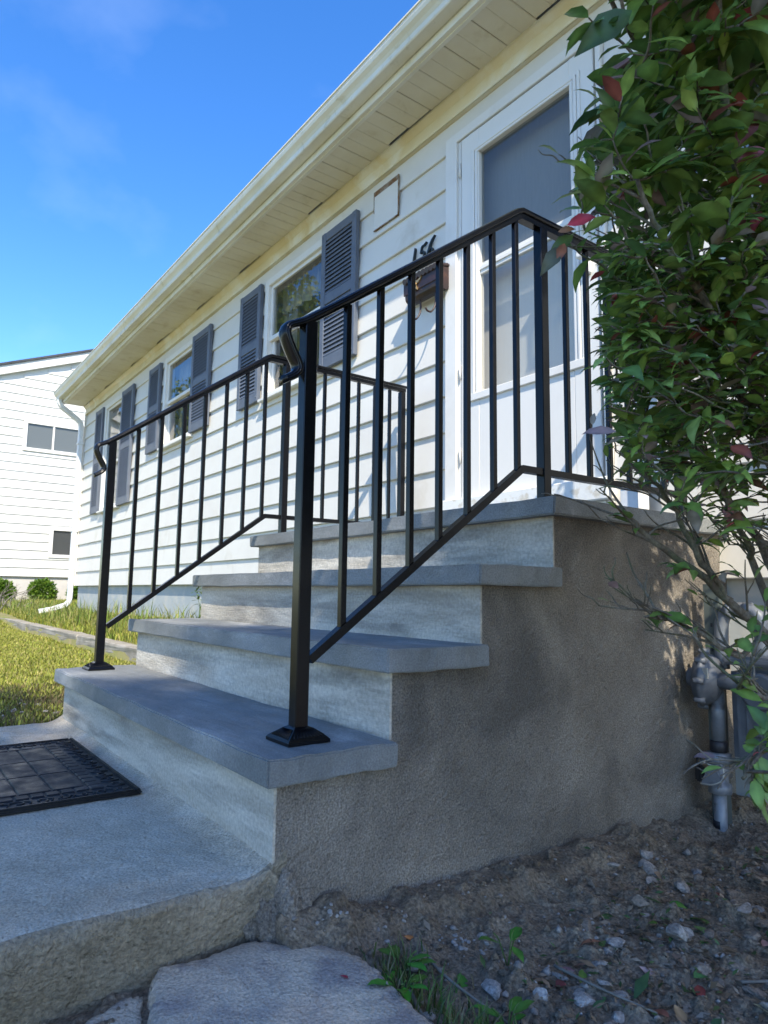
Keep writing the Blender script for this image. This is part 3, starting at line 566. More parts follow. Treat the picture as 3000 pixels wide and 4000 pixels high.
def digit(strokes, x, z, hgt):
    bm = newbm()
    for st in strokes:
        pts = [(p[0].x, p[0].y) for p in [(q,) for q in spline([(a, b, 0) for a, b, w in st], 5)]]; ws = [q.x for q in spline([(w, 0, 0) for a, b, w in st], 5)]
        L_, R_ = [], []
        for i, p in enumerate(pts):
            a = pts[max(i-1, 0)]; b = pts[min(i+1, len(pts)-1)]; d = Vector((b[0]-a[0], b[1]-a[1])); d = d.normalized() if d.length else Vector((0, 1)); nrm = Vector((-d.y, d.x)); w = max(ws[i], .01)*.25
            sh = p[1]*.22
            for lst, s in ((L_, 1), (R_, -1)):
                X_ = x+(p[0]+nrm.x*w*s+sh)*hgt; Z_ = z+(p[1]+nrm.y*w*s)*hgt; lst.append((bm.verts.new((X_, YW-.012, Z_)), bm.verts.new((X_, YW+.004, Z_))))
        for i in range(len(pts)-1):
            bm.faces.new((L_[i][0], L_[i+1][0], R_[i+1][0], R_[i][0])); bm.faces.new((L_[i][0], L_[i][1], L_[i+1][1], L_[i+1][0])); bm.faces.new((R_[i][0], R_[i+1][0], R_[i+1][1], R_[i][1]))
        for e_ in (0, -1): bm.faces.new((L_[e_][0], R_[e_][0], R_[e_][1], L_[e_][1]))
    obj('numeral', bm, M['digit'], hn)
digit([[(0, .0, .10), (0, .5, .17), (0, .85, .15), (-.02, 1.0, .05)]], -1.674, 2.358, .104)
digit([[(.42, 1.02, .08), (.25, .92, .14), (.06, .88, .12), (.02, .55, .10)], [(.02, .55, .10), (.22, .62, .13), (.36, .42, .18), (.28, .14, .15), (.04, .02, .12), (-.08, .12, .08)]], -1.620, 2.352, .104)
digit([[(.36, 1.08, .06), (.16, .85, .17), (.02, .5, .17), (.02, .2, .16), (.16, .03, .12), (.32, .15, .16), (.34, .38, .14), (.2, .52, .11), (.05, .40, .08)]], -1.550, 2.350, .110)
ln = thing('wall_lantern', 'dark bronze wall lantern beside the door behind leaves', 'lantern', (-.22, YW, 2.35))
bm = newbm(); box(bm, -.30, -.12, YW-.20, YW-.02, 2.512, 2.524, .003); prism(bm, [(-.28, 2.524), (-.14, 2.524), (-.19, 2.57), (-.23, 2.57)], 'y', YW-.18, YW-.04); obj('roof', bm, M['lantern'], ln)
bm = newbm()
for a in (-.275, -.145):
    for b in (YW-.175, YW-.045): box(bm, a-.006, a+.006, b-.006, b+.006, 2.30, 2.512)
for a in (-.232, -.188): box(bm, a-.003, a+.003, YW-.178, YW-.172, 2.30, 2.512); box(bm, -.278, -.272, YW-.13+(a+.232)*1.0-.003, YW-.13+(a+.232)+.003, 2.30, 2.512)
box(bm, -.285, -.135, YW-.185, YW-.035, 2.285, 2.30, .003); obj('cage', bm, M['lantern'], ln)
bm = newbm(); box(bm, -.25, -.17, YW-.034, YW+.004, 2.36, 2.48, .004); tube(bm, [(-.21, YW-.03, 2.40), (-.21, YW-.11, 2.395), (-.21, YW-.11, 2.44)], .014, 10); obj('bracket', bm, M['lantern'], ln)
for (a, b, c, d) in ((-.268, -.152, YW-.171, YW-.171), (-.268, -.268, YW-.171, YW-.049), (-.152, -.152, YW-.171, YW-.049)):
    bm = newbm(); v = [bm.verts.new(p) for p in ((a, c, 2.301), (b, d, 2.301), (b, d, 2.511), (a, c, 2.511))]; bm.faces.new(v); obj('pane', bm, M['glass'], ln)
wb = thing('cable_cover', 'short white box cover standing on the landing against the wall', 'cover', (-.27, 1.62, H1+3*H))
bm = newbm(); box(bm, -.315, -.238, 1.585, 1.655, H1+3*H+.001, .915, .003); obj('housing', bm, M['white_pvc'], wb); bm = newbm(); box(bm, -.319, -.234, 1.581, 1.659, .9155, .927, .003); obj('lid', bm, M['white_pvc'], wb)

# ------------------------------------------------------------------ gas meter by the side wall
GY = 1.45
gm = thing('gas_meter', 'grey gas meter with round regulator and upright pipe beside the steps', 'gas meter', (.1, GY, -.15))
bm = newbm(); tube(bm, [(.087, GY, -.30), (.090, GY, -.03)], .0185, 16); rp = obj('riser_pipe', bm, M['pipe'], gm)
bm = newbm(); lathe(bm, (.0865, GY, -.165), (0, 0, 1), [(0, .0195), (.022, .0195)], 16); obj('tape_band', bm, M['tape'], rp)
bm = newbm(); lathe(bm, (.0865, GY, -.232), (0, 0, 1), [(0, .0190), (.04, .0190)], 16); obj('white_band', bm, M['white_pvc'], rp)
bm = newbm(); lathe(bm, (.091, GY, -.066), (0, 0, 1), [(0, .024), (.003, .034), (.028, .034), (.032, .026), (.055, .028), (.075, .028), (.088, .026), (.09, .038), (.118, .038), (.121, .028)], 8)
lathe(bm, (.091, GY, -.012), (-.3, -1, 0), [(-.035, .016), (0, .02), (.036, .02), (.040, .014)], 12); val = obj('shutoff_valve', bm, M['pipe'], gm)
bm = newbm(); prism(bm, [(.062, -.040), (.118, -.036), (.118, -.010), (.105, .012), (.085, .008), (.062, -.022)], 'y', GY-.050, GY-.042); obj('valve_tab', bm, M['pipe'], val)
bm = newbm(); box(bm, .046, .066, GY-.062, GY-.034, -.03, .016, .005, 2); tube(bm, spline([(.050, GY-.048, .016), (.050, GY-.048, .035), (.056, GY-.048, .042), (.062, GY-.048, .035), (.062, GY-.048, .016)], 4), .0034, 8); obj('padlock', bm, M['plastic_black'], val)
bm = newbm(); tube(bm, spline([(.058, GY-.05, .03), (.09, GY-.04, .02), (.12, GY-.04, .025), (.125, GY-.045, -.01), (.10, GY-.055, -.03), (.06, GY-.054, -.035)], 6), .0022, 6); obj('seal_wire', bm, M['wire'], val)
bm = newbm(); lathe(bm, (.0925, GY, .055), (0, 0, 1), [(0, .022), (.005, .026), (.03, .026), (.034, .021)], 16); obj('pipe_collar', bm, M['tape'], rp)
bm = newbm(); tube(bm, [(.093, GY, .085), (.096, GY, .235)], .0205, 16); obj('inlet_pipe', bm, M['pipe'], gm)
bm = newbm(); ax = Vector((-.93, -.30, .05)).normalized(); c0 = Vector((.066, GY-.005, .268))
lathe(bm, c0, ax, [(-.05, .02), (-.045, .045), (-.035, .062), (-.016, .074), (0, .078), (.004, .084), (.012, .084), (.016, .078), (.024, .070), (.034, .055), (.038, .030), (.052, .028), (.056, .02)], 26)
reg = obj('regulator', bm, M['gasgrey'], gm)
for q in range(8):
    bm = newbm(); aa = q*math.pi/4; side = ax.cross(Vector((0, 0, 1))).normalized(); p = c0+.083*(math.cos(aa)*side+math.sin(aa)*side.cross(ax)); lathe(bm, p-ax*.008, ax, [(0, .009), (.028, .009), (.032, .006)], 8); obj('bolt', bm, M['gasgrey'], reg)
bm = newbm(); box(bm, .078, .106, GY-.072, GY-.066, .275, .307, .001); obj('tag_plate', bm, M['wire'], reg)
bm = newbm(); tube(bm, [(.085, GY-.02, .268), (.205, GY-.03, .268)], .024, 16); lathe(bm, (.198, GY-.03, .268), (1, -.06, 0), [(0, .026), (.016, .026)], 16); obj('outlet_arm', bm, M['gasgrey'], gm)
bm = newbm(); tube(bm, spline([(.10, GY+.03, .30), (.10, GY+.03, .40), (.106, GY+.03, .45), (.128, GY+.03, .476), (.165, GY+.03, .482), (.19, GY+.03, .478), (.214, GY+.03, .46), (.22, GY+.03, .42), (.22, GY+.03, .34)], 6), .0205, 16)
for p in ((.128, .474), (.186, .480)): lathe(bm, (p[0]-.01, GY+.03, p[1]), (1, 0, .1), [(0, .024), (.02, .024)], 16)
obj('outlet_loop', bm, M['pipe'], gm)
bm = newbm(); box(bm, .135, .345, GY-.02, GY+.16, .02, .325, .028, 3); box(bm, .128, .352, GY-.028, GY+.168, .318, .345, .008, 2); obj('meter_body', bm, M['gasgrey'], gm)
bm = newbm(); lathe(bm, (.235, GY-.02, .25), (0, -1, 0), [(0, .052), (.02, .052), (.024, .046)], 20); box(bm, .19, .28, GY-.03, GY-.018, .12, .20, .004); obj('dial_housing', bm, M['gasgrey'], gm)
sp = thing('steel_post', 'tall green steel channel post planted by the side wall', 'post', (.062, 1.475, -.16))
bm = newbm(); box(bm, .052, .097, 1.472, 1.4745, -.3, .558); box(bm, .0515, .0545, 1.4745, 1.50, -.3, .5575); box(bm, .0945, .0975, 1.4745, 1.50, -.3, .5575); obj('channel', bm, M['postgreen'], sp)
bm = newbm()
for q in range(8): box(bm, .071, .078, 1.4712, 1.4718, .50-q*.075, .512-q*.075)
obj('holes', bm, M['tape'], sp)

# ------------------------------------------------------------------ neighbour house
NX, NP = -15.6, .193
nb = thing('neighbour_house', 'two storey white clapboard house with dark roof at far left', 'house', (NX, 3, .2))
nzb = .81; NO = [(1.80, 3.03, 3.60, 4.30), (2.48, 3.07, 1.24, 1.93)]
def rake(y): return 5.40+.40*(y-1.25)
NL, NA = -2.2, 4.3
for k in range(29):
    zb = nzb+k*NP; ya = NL
    yl = max(NL, (zb+NP-5.25)/.40+1.25); yr = 2*NA-yl
    if yr-yl < .3: break
    courses(yl, yr, zb, 1, NO, nb, NX, zb+NP+.004, ax='y', m='nsiding', p=NP)
bm = newbm(); prism(bm, [(NL, nzb), (2*NA-NL, nzb), (2*NA-NL, rake(NL)-.15), (NA, rake(NA)-.15), (NL, rake(NL)-.15)], 'x', NX-9, NX-.021); obj('wall', bm, M['nsiding'], nb)
bm = newbm(); box(bm, NX-9, NX-.06, NL+.02, 2*NA-NL-.02, -.4, nzb-.002); obj('foundation', bm, M['nfound'], nb)
for s in (1, -1):
    bm = newbm(); q = [(NL-.35, rake(NL-.35)-.20), (NA, rake(NA)-.20), (NA, rake(NA)), (NL-.35, rake(NL-.35))]
    if s < 0: q = [(2*NA-a, b) for a, b in q]
    prism(bm, q, 'x', NX-.005, NX+.10); obj('rake_board', bm, M['nsiding'], nb)
    bm = newbm(); q = [(NL-.40, rake(NL-.40)+.002), (NA, rake(NA)+.002), (NA, rake(NA)+.055), (NL-.40, rake(NL-.40)+.055)]
    if s < 0: q = [(2*NA-a, b) for a, b in q]
    prism(bm, q, 'x', NX-9.2, NX+.14); obj('roof', bm, M['shingle'], nb)
for (a, b, c, d) in NO:
    bm = newbm(); w = .075
    for (q0, q1, r0, r1) in ((a, a+w, c, d), (b-w, b, c, d), (a+w, b-w, d-w, d), (a+w, b-w, c, c+w)): box(bm, NX-.02, NX+.025, q0, q1, r0, r1, .004)
    wn_ = obj('window', bm, M['trim'], nb)
    if b-a > 1: bm = newbm(); box(bm, NX-.015, NX+.012, (a+b)/2-.02, (a+b)/2+.02, c+w, d-w, .003); obj('mullion', bm, M['trim'], wn_)
    for (u0, u1) in (((a+w, (a+b)/2-.02), ((a+b)/2+.02, b-w)) if b-a > 1 else ((a+w, b-w),)):
        bm = newbm(); v = [bm.verts.new(p) for p in ((NX, u0, c+w), (NX, u1, c+w), (NX, u1, d-w), (NX, u0, d-w))]; bm.faces.new(v); obj('pane', bm, M['far_glass'], wn_)
    bm = newbm(); box(bm, NX-.0205, NX-.0195, a+w, b-w, c+w, d-w); obj('window_backing', bm, mat('dim_blind', (.16, .165, .155), None, .8) if c > 2 else M['room'], wn_)  # upper window: a blind; lower: dark sheet painted as the unlit room

# ------------------------------------------------------------------ foliage helpers
LEAF_V = np.array([[0, 0, 0], [.22, .16, .02], [.24, 0, -.015], [.22, -.16, .02], [.5, .235, .035], [.53, 0, -.01], [.5, -.235, .035], [.8, .13, .0], [.82, 0, -.045], [.8, -.13, .0], [1, 0, -.12]])
LEAF_T = np.array([1.5, .95, 1.35, .95, .92, 1.3, .92, .88, 1.2, .88, .8]); LEAF_F = np.array([[0, 2, 1], [0, 3, 2], [1, 2, 5], [1, 5, 4], [2, 3, 6], [2, 6, 5], [4, 5, 8], [4, 8, 7], [5, 6, 9], [5, 9, 8], [7, 8, 10], [8, 9, 10]])
def frames(d, up):   # d: unit direction arrays; returns rotation columns d, side, n
    s = np.cross(up, d); s /= np.linalg.norm(s, axis=1)[:, None]+1e-9; n_ = np.cross(d, s); return s, n_
def leaf_cloud(P, D, N, S, T, tmplV=LEAF_V, tmplF=LEAF_F, curl=None):
    D = D/np.linalg.norm(D, axis=1)[:, None]; s, n_ = frames(D, N); nv = len(tmplV)
    tv = np.repeat(tmplV[None], len(P), 0).copy()
    if curl is not None: tv[:, :, 2] -= curl[:, None]*tv[:, :, 0]**2
    V_ = P[:, None]+S[:, None, None]*(tv[:, :, 0:1]*D[:, None]+tv[:, :, 1:2]*s[:, None]+tv[:, :, 2:3]*n_[:, None])
    F_ = tmplF[None]+(np.arange(len(P))*nv)[:, None, None]
    T3 = np.repeat(np.asarray(T, float), nv, 0)
    if nv == 11: T3 = T3*np.tile(LEAF_T, len(P))[:, None]*np.array([1, 1, 1.0])
    return V_.reshape(-1, 3), F_.reshape(-1, 3), T3
QUAD_V = np.array([[0, 0, 0], [.5, .3, .03], [1, 0, -.05], [.5, -.3, .03]]); QUAD_F = np.array([[0, 3, 1], [1, 3, 2]])
def rand_unit(n): v = rng.normal(size=(n, 3)); return v/np.linalg.norm(v, axis=1)[:, None]
def img_pt(u, v, d): return CAM+d*(FWD+RIGHT*((u-1500)/FPX)-UP*((v-2000)/FPX))

# ------------------------------------------------------------------ the big shrub at the right
BASE = Vector((.74, .86, -.16))
sh = thing('shrub', 'large leggy green shrub with reddish leaves at right beside the steps', 'shrub', tuple(BASE))
R = random.Random(21)
stems = []   # polylines with radii
def stem(pts, r0, r1):
    r0 *= .62; r1 *= .8; q = spline(pts, 6); q = [Vector(p)+Vector((R.uniform(-1, 1), R.uniform(-1, 1), R.uniform(-1, 1)))*.0035 for p in q]
    stems.append((q, [r0+(r1-r0)*i/(len(q)-1) for i in range(len(q))]))
ip = img_pt
stem([BASE, ip(3080, 2640, 1.30), ip(2850, 2350, 1.27), ip(2560, 2120, 1.24), ip(2420, 1980, 1.24)], .019, .004)
stem([ip(2850, 2350, 1.27), ip(2740, 2200, 1.26), ip(2640, 2000, 1.25), ip(2500, 1820, 1.22)], .012, .004)
stem([BASE+Vector((.02, .02, 0)), ip(3150, 2250, 1.38), ip(2980, 1700, 1.40), ip(2800, 1380, 1.36), ip(2700, 1150, 1.33), ip(2690, 800, 1.32), ip(2680, 540, 1.30), ip(2560, 250, 1.25), ip(2420, 60, 1.15), ip(2330, -160, 1.1)], .021, .0035)
stem([BASE+Vector((-.02, .01, 0)), ip(3050, 2300, 1.48), ip(2880, 2000, 1.5), ip(2720, 1750, 1.5), ip(2600, 1500, 1.46), ip(2480, 1250, 1.4), ip(2420, 1000, 1.34)], .019, .004)
stem([BASE+Vector((.03, -.02, 0)), ip(3200, 2000, 1.25), ip(3080, 1400, 1.2), ip(2950, 900, 1.15), ip(2850, 500, 1.1), ip(2800, 0, 1.05), ip(2780, -500, 1.0)], .020, .005)
stem([BASE+Vector((.0, -.03, 0)), ip(3150, 2300, 1.1), ip(2980, 1600, 1.08), ip(2800, 1250, 1.06), ip(2600, 950, 1.04), ip(2480, 700, 1.02)], .016, .004)
stem([BASE+Vector((.03, .03, 0)), ip(3300, 1900, 1.5), ip(3150, 1100, 1.55), ip(3000, 500, 1.55), ip(2950, -100, 1.5), ip(2900, -700, 1.5)], .020, .006)
stem([BASE+Vector((.05, 0, 0)), ip(3500, 1900, 1.3), ip(3450, 1100, 1.3), ip(3380, 300, 1.3), ip(3300, -500, 1.3)], .020, .006)
stem([BASE+Vector((-.01, .04, 0)), ip(2990, 2330, 1.42), ip(2930, 2150, 1.4), ip(2820, 1900, 1.36), ip(2640, 1560, 1.3), ip(2500, 1350, 1.24)], .014, .004)
stem([ip(2980, 2480, 1.27), ip(2880, 2560, 1.22), ip(2740, 2480, 1.2), ip(2600, 2420, 1.2), ip(2530, 2400, 1.19)], .009, .003)
stem([ip(3120, 2700, 1.2), ip(2980, 2720, 1.1), ip(2900, 2690, 1.08), ip(2870, 2650, 1.07)], .008, .003)
stem([ip(3250, 2700, 1.15), ip(3100, 2850, 1.0), ip(2960, 2950, .97), ip(2900, 3050, .96)], .007, .003)
for q, rad in stems: bm = newbm(); tube(bm, q, rad, 9); obj('stem', bm, M['bark'], sh, smooth=True)
spts = [(q[i], rad[i]) for q, rad in stems for i in range(2, len(q))]
SPA = np.array([p for p, r in spts])
# leaf sprays: image-region density in real depth, each spray has a twig to the nearest stem below it
def left_edge(v):
    tb = [(-900, 2500), (-200, 2380), (40, 2400), (130, 2560), (300, 2380), (400, 2330), (520, 2275), (650, 2265), (780, 2240), (860, 2330), (1000, 2330), (1100, 2360), (1300, 2340), (1500, 2360), (1700, 2380), (1850, 2440), (1960, 2620), (2100, 2750), (3300, 2950)]
    return np.interp(v, [a for a, b in tb], [b for a, b in tb])
sprays = []
while len(sprays) < 2600:
    v = R.uniform(-900, 2150) if R.random() < .58 else R.uniform(950, 1880); u = R.uniform(2250, 3650); le = float(left_edge(v)); d = R.uniform(.98, 1.62)
    if v < -300 and R.random() < .35: continue
    if u < le+R.uniform(10, 60): continue
    depth_in = (u-le)
    if v > 1250:      # leggy, see-through lower part
        if R.random() < (.10 if v < 1650 else .40): continue
    elif v > 950 and R.random() < .12: continue
    p = ip(u, v, d)
    if p.z < -.05 or p.y > 1.42 or p.x < .09: continue
    if p.y > 1.0 and R.random() < .7: continue
    sprays.append((p, u, v, d))
extra = [(2300, 70, 1.05), (2470, 210, 1.1), (2285, 900, 1.12), (2235, 960, 1.1), (2330, 560, 1.1), (2290, 640, 1.12), (2260, 760, 1.12), (2340, 390, 1.15), (2520, 2410, 1.19), (2600, 2390, 1.2), (2640, 2420, 1.2), (2900, 2500, 1.2), (2960, 2650, 1.07), (2980, 2740, 1.05), (2980, 2870, .98), (2990, 2920, .97), (3010, 2820, .98), (2950, 2920, .97), (3000, 2980, .97), (2940, 3060, .96), (2970, 3100, .96), (2990, 2350, 1.1), (2940, 2560, 1.08), (2850, 2230, 1.2), (2420, 1990, 1.24), (2620, 2200, 1.24), (2980, 3120, .95)]
sprays += [(ip(u, v, d), u, v, d) for u, v, d in extra]
tw = newbm(); LP, LD, LN, LS, LT = [], [], [], [], []
greens = [(.115, .195, .042), (.145, .235, .05), (.165, .26, .055), (.215, .31, .06), (.095, .18, .055), (.19, .28, .075)]
reds = [(.42, .08, .085), (.24, .07, .05), (.19, .10, .07)]
purples = [(.26, .22, .17), (.28, .19, .18)]
def leaf_col(v):
    r = R.random()
    c = R.choice(reds) if r < .028 else R.choice(purples) if r < .115 else R.choice(greens)
    k = R.uniform(.75, 1.3); return tuple(x_*k for x_ in c)
# twigs grow outwards: each spray joins the nearest wood already there (stems first, then earlier twigs)
ATT = np.zeros((len(SPA)+9*len(sprays)+4000, 3)); ATT[:len(SPA)] = SPA; na = len(SPA)
order = sorted(sprays, key=lambda q: float(np.min(np.linalg.norm(SPA-np.array(q[0]), axis=1)))+R.uniform(0, .03))
def twig(a, p, r0, r1, sag=.0):
    L_ = (p-a).length; m1 = a.lerp(p, .35)+Vector((R.uniform(-1, 1), R.uniform(-1, 1), R.uniform(-.4, 1)))*.07*L_; m2 = a.lerp(p, .7)+Vector((R.uniform(-1, 1), R.uniform(-1, 1), R.uniform(-.6, 1)))*.06*L_
    q = spline([a, m1, m2, p], 3); tube(tw, q, [r0+(r1-r0)*i/(len(q)-1) for i in range(len(q))], 5); return q
for p, u, v, d in order:
    A_ = ATT[:na]; dv = np.array(p)-A_; dist = np.linalg.norm(dv, axis=1)
    cost = dist+np.where(dv[:, 2] < 0, .10, 0)+np.where(dist < .03, .2, 0)+rng.uniform(0, .02, na); j = int(np.argmin(cost)); a = Vector(A_[j])
    out = (p-a); L = out.length; out = out.normalized() if L > 1e-4 else Vector((0, 0, 1))
    if L < .45:
        q = twig(a, p, min(.0040, .0016+.010*L), .0012)
        for k in (3, 5, 7, len(q)-1):
            if k < len(q): ATT[na] = q[k]; na += 1
    else: tube(tw, [p-out*.12, p-out*.05, p], [.003, .0022, .0014], 5)
    bare = v > 1250 and R.random() < .42
    nl = R.randint(1, 3) if bare else R.randint(5, 9)
    side = out.cross(Vector((0, 0, 1))); side = side.normalized() if side.length > .05 else Vector((1, 0, 0))
    for k in range(nl):
        t = k/max(nl-1, 1); pos = p-out*(min(.085, L)*(1-t)); sgn = 1 if k % 2 else -1
        dr = out*R.uniform(.3, .9)+side*sgn*R.uniform(.35, 1.0)+Vector((R.uniform(-.3, .3), R.uniform(-.3, .3), R.uniform(-.55, .15)))
        if k == nl-1: dr = out+Vector((0, 0, R.uniform(-.7, 0)))
        LP.append(pos); LD.append(dr); nn = Vector((R.uniform(-.7, .5), R.uniform(-.9, .3), .9)); LN.append(nn)
        big = 1.0 if v < 500 else .86 if v < 850 else .66
        LS.append(min(.03+R.gammavariate(2.4, .0095), .082)*big*(1.0 if not bare else .8)); LT.append(leaf_col(v))
# bare side shoots along the lower stems, forking towards the light
for q, rad in stems:
    for i in range(4, len(q)-1):
        if q[i].z > 1.12 or q[i].z < .25: continue
        tan = (q[i+1]-q[i]).normalized()
        for k in range(1 if R.random() < .55 else 0):
            dr = (tan*R.uniform(.4, 1.2)+Vector((R.uniform(-.9, .35), R.uniform(-.6, .6), R.uniform(-.15, .8)))).normalized(); L = R.uniform(.05, .17); e = q[i]+dr*L
            if e.x < .03 or R.random() < .15: continue
            w = twig(q[i], e, .0028, .0010)
            for n_ in range(R.randint(2, 4)):
                b_ = w[R.randint(3, len(w)-1)]; d2 = (dr+Vector((R.uniform(-.8, .8), R.uniform(-.8, .8), R.uniform(-.2, .9)))).normalized(); e2 = b_+d2*R.uniform(.015, .05); twig(b_, e2, .0015, .0008)
                if R.random() < .16: LP.append(e2); LD.append(d2); LN.append(Vector((R.uniform(-.5, .5), -.4, 1))); LS.append(R.uniform(.022, .042)); LT.append(leaf_col(1500))
o = obj('twigs', tw, M['bark'], sh, smooth=True); tag(o, kind='stuff')
LP, LD, LN, LS, LT = map(np.array, (LP, LD, LN, LS, LT))
# a few leaves placed where single ones stand out (the pink one by the handrail, the one over the top)
sel = [((2215, 880), (2325, 828), 1.06, (.42, .05, .085)), ((2180, 905), (2240, 885), 1.07, (.20, .10, .045)), ((2470, 40), (2275, 150), 1.05, (.036, .085, .020)), ((2240, 920), (2160, 960), 1.08, (.07, .12, .03)), ((2200, 960), (2120, 1045), 1.07, (.075, .085, .05)), ((2205, 950), (2182, 1005), 1.07, (.30, .11, .05)), ((2600, 1455), (2640, 1420), 1.2, (.36, .06, .05)), ((2990, 580), (2905, 600), 1.0, (.22, .07, .09)), ((2965, 440), (2880, 540), 1.0, (.19, .075, .09)), ((2840, 1960), (2850, 2040), 1.12, (.20, .07, .06)), ((2905, 830), (2840, 930), 1.02, (.25, .08, .10))]
SP_, SD_, SN_, SS_, ST_ = [], [], [], [], []
for (a, b, d, c) in sel:
    pa, pb = ip(*a, d), ip(*b, d-.015); SP_.append(pa); SD_.append(pb-pa); SN_.append((CAM-pa).normalized()*.9+Vector((.1, 0, .45))); SS_.append((pb-pa).length); ST_.append(c)
prio = np.argsort(-(LS/np.linalg.norm(LP-np.array(CAM), axis=1)*(((LP-np.array(CAM))@np.array(RIGHT))/((LP-np.array(CAM))@np.array(FWD)) < .575)*((((LP-np.array(CAM))@np.array(UP))/((LP-np.array(CAM))@np.array(FWD))) < .76)))
ind = prio[:280]; rest = prio[280:]
def one_leaf(P_, D_, N_, S_, T_, cu):
    V_, F_, T2 = leaf_cloud(np.array([P_]), np.array([D_], float), np.array([N_], float), np.array([S_]), np.array([T_]), curl=np.array([cu])); arr('leaf', V_, F_, M['leaf'], sh, T2, smooth=True)
for i in ind: one_leaf(LP[i], LD[i], LN[i], LS[i], LT[i], R.uniform(-.05, .4))
for a in zip(SP_, SD_, SN_, SS_, ST_): one_leaf(*a, .25)
V_, F_, T_ = leaf_cloud(LP[rest], LD[rest], LN[rest], LS[rest], LT[rest], curl=rng.uniform(-.05, .4, len(rest)))
o = arr('foliage', V_, F_, M['leaf'], sh, T_, smooth=True); tag(o, kind='stuff')
bm = newbm(); tube(bm, spline([ip(2560, 250, 1.25), ip(2470, 150, 1.13), ip(2440, 60, 1.08), ip(2420, -40, 1.06)], 5), .0028, 6); obj('branch', bm, M['bark'], sh, smooth=True); bm = newbm(); tube(bm, spline([ip(2480, 955, 1.1), ip(2350, 965, 1.09), ip(2220, 962, 1.075)], 5), .0014, 5); obj('branch', bm, M['bark'], sh, smooth=True); bm = newbm(); tube(bm, spline([ip(2420, 850, 1.1), ip(2330, 830, 1.07), ip(2320, 828, 1.06)], 4), .0014, 5)
o = obj('branch', bm, M['bark'], sh, smooth=True)

# ------------------------------------------------------------------ trees beyond the frame: one shades the steps, two are mirrored in the windows
def tree(loc, clumps, n, size, cols, label, trunk_r=.14, seed=1):
    t = thing('leafy_tree', label, 'tree', loc); r = np.random.default_rng(seed); P_, T_ = [], []
    tops = np.array([c for c, s in clumps]); cen = tops.mean(0)
    bm = newbm(); tube(bm, spline([loc, (loc[0]*.7+cen[0]*.3, loc[1]*.7+cen[1]*.3, loc[2]*.55+cen[2]*.45), tuple(cen)], 6), [trunk_r*(1-.6*i/12) for i in range(13)], 10); obj('trunk', bm, M['bark'], t, smooth=True)
    bm = newbm()
    for c, s in clumps:
        a = Vector(loc).lerp(Vector(cen), .75); tube(bm, spline([a, a.lerp(Vector(c), .5)+Vector((0, 0, -.1)), c], 4), [trunk_r*.35*(1-.8*i/8) for i in range(9)], 6)
    obj('limbs', bm, M['bark'], t, smooth=True)
    tot = sum(s**2 for c, s in clumps)
    for c, s in clumps:
        k = int(n*s**2/tot); v = r.normal(size=(k, 3)); v /= np.linalg.norm(v, axis=1)[:, None]; v *= (r.uniform(0, 1, k)**.45)[:, None]*s
        v *= 1+.25*np.sin(v[:, :1]*5/s+c[0])*np.sin(v[:, 1:2]*6/s); P_.append(v*np.array([1, 1, .8])+np.array(c)); T_.append(np.array(cols)[r.integers(0, len(cols), k)]*r.uniform(.7, 1.3, (k, 1)))
    P_ = np.concatenate(P_); T_ = np.concatenate(T_); D_ = r.normal(size=P_.shape); N_ = r.normal(size=P_.shape)+np.array([0, 0, 1.0])
    V_, F_, T2 = leaf_cloud(P_, D_, N_, r.uniform(.7, 1.3, len(P_))*size, T_, QUAD_V, QUAD_F); o_ = arr('crown', V_, F_, M['leaf'], t, T2); return t
def ab(a, b, x): return (x, a-.44*x, b+1.07*x)      # point on the sun ray that shades (0, a, b)
SH = [(.62, .62, 3.0, .52), (.55, -.15, 3.1, .62), (.1, .95, 3.2, .55), (-.05, .35, 2.9, .62), (-.35, 1.05, 3.3, .50), (-.55, .35, 3.0, .60), (-.3, -.4, 3.1, .6), (-.9, .75, 3.2, .62), (-1.15, 1.5, 3.3, .62), (-1.35, 2.35, 3.35, .55), (-1.2, 0.0, 3.0, .7), (-1.7, .9, 3.1, .75), (-1.9, 1.9, 3.4, .7), (.35, -.75, 2.9, .6), (.75, .1, 3.3, .45), (.25, .25, 3.5, .5), (.9, -.6, 3.2, .5), (1.0, .12, 3.2, .36), (1.25, -.25, 3.2, .42), (1.6, -.3, 3.3, .42), (.95, -.2, 2.9, .4), (1.5, -.8, 3.2, .5), (.9, .42, 3.3, .25)]
tree((10.0, -5.6, -.4), [(ab(a, b, x_+6.3), s) for a, b, x_, s in SH], 14500, .11, [(.05, .10, .02), (.07, .13, .025)], 'tall leafy tree to the right of the path casting dappled shade on the steps', .16, 5)
st = [(.22, .30, .04), (.30, .34, .05), (.16, .24, .04), (.34, .33, .06)]
def crown(x, y, z0, z1, rad, n, seed):
    r = random.Random(seed); return [((x+r.uniform(-rad, rad)*.8, y+r.uniform(-rad, rad)*.8, r.uniform(z0, z1)), r.uniform(.35, .6)*rad) for _ in range(n)]
tree((-17.5, -6.5, -.3), crown(-17.2, -6.5, 3.5, 9.9, 2.3, 18, 3), 16000, .2, st, 'tall yellow green tree across the street mirrored in the largest window', .22, 8)
tree((-27, -7.0, -.3), crown(-27.5, -7.0, 2.5, 9.6, 2.4, 15, 4), 7000, .22, st, 'thin yellow green tree farther along the street mirrored in the second window', .22, 9)

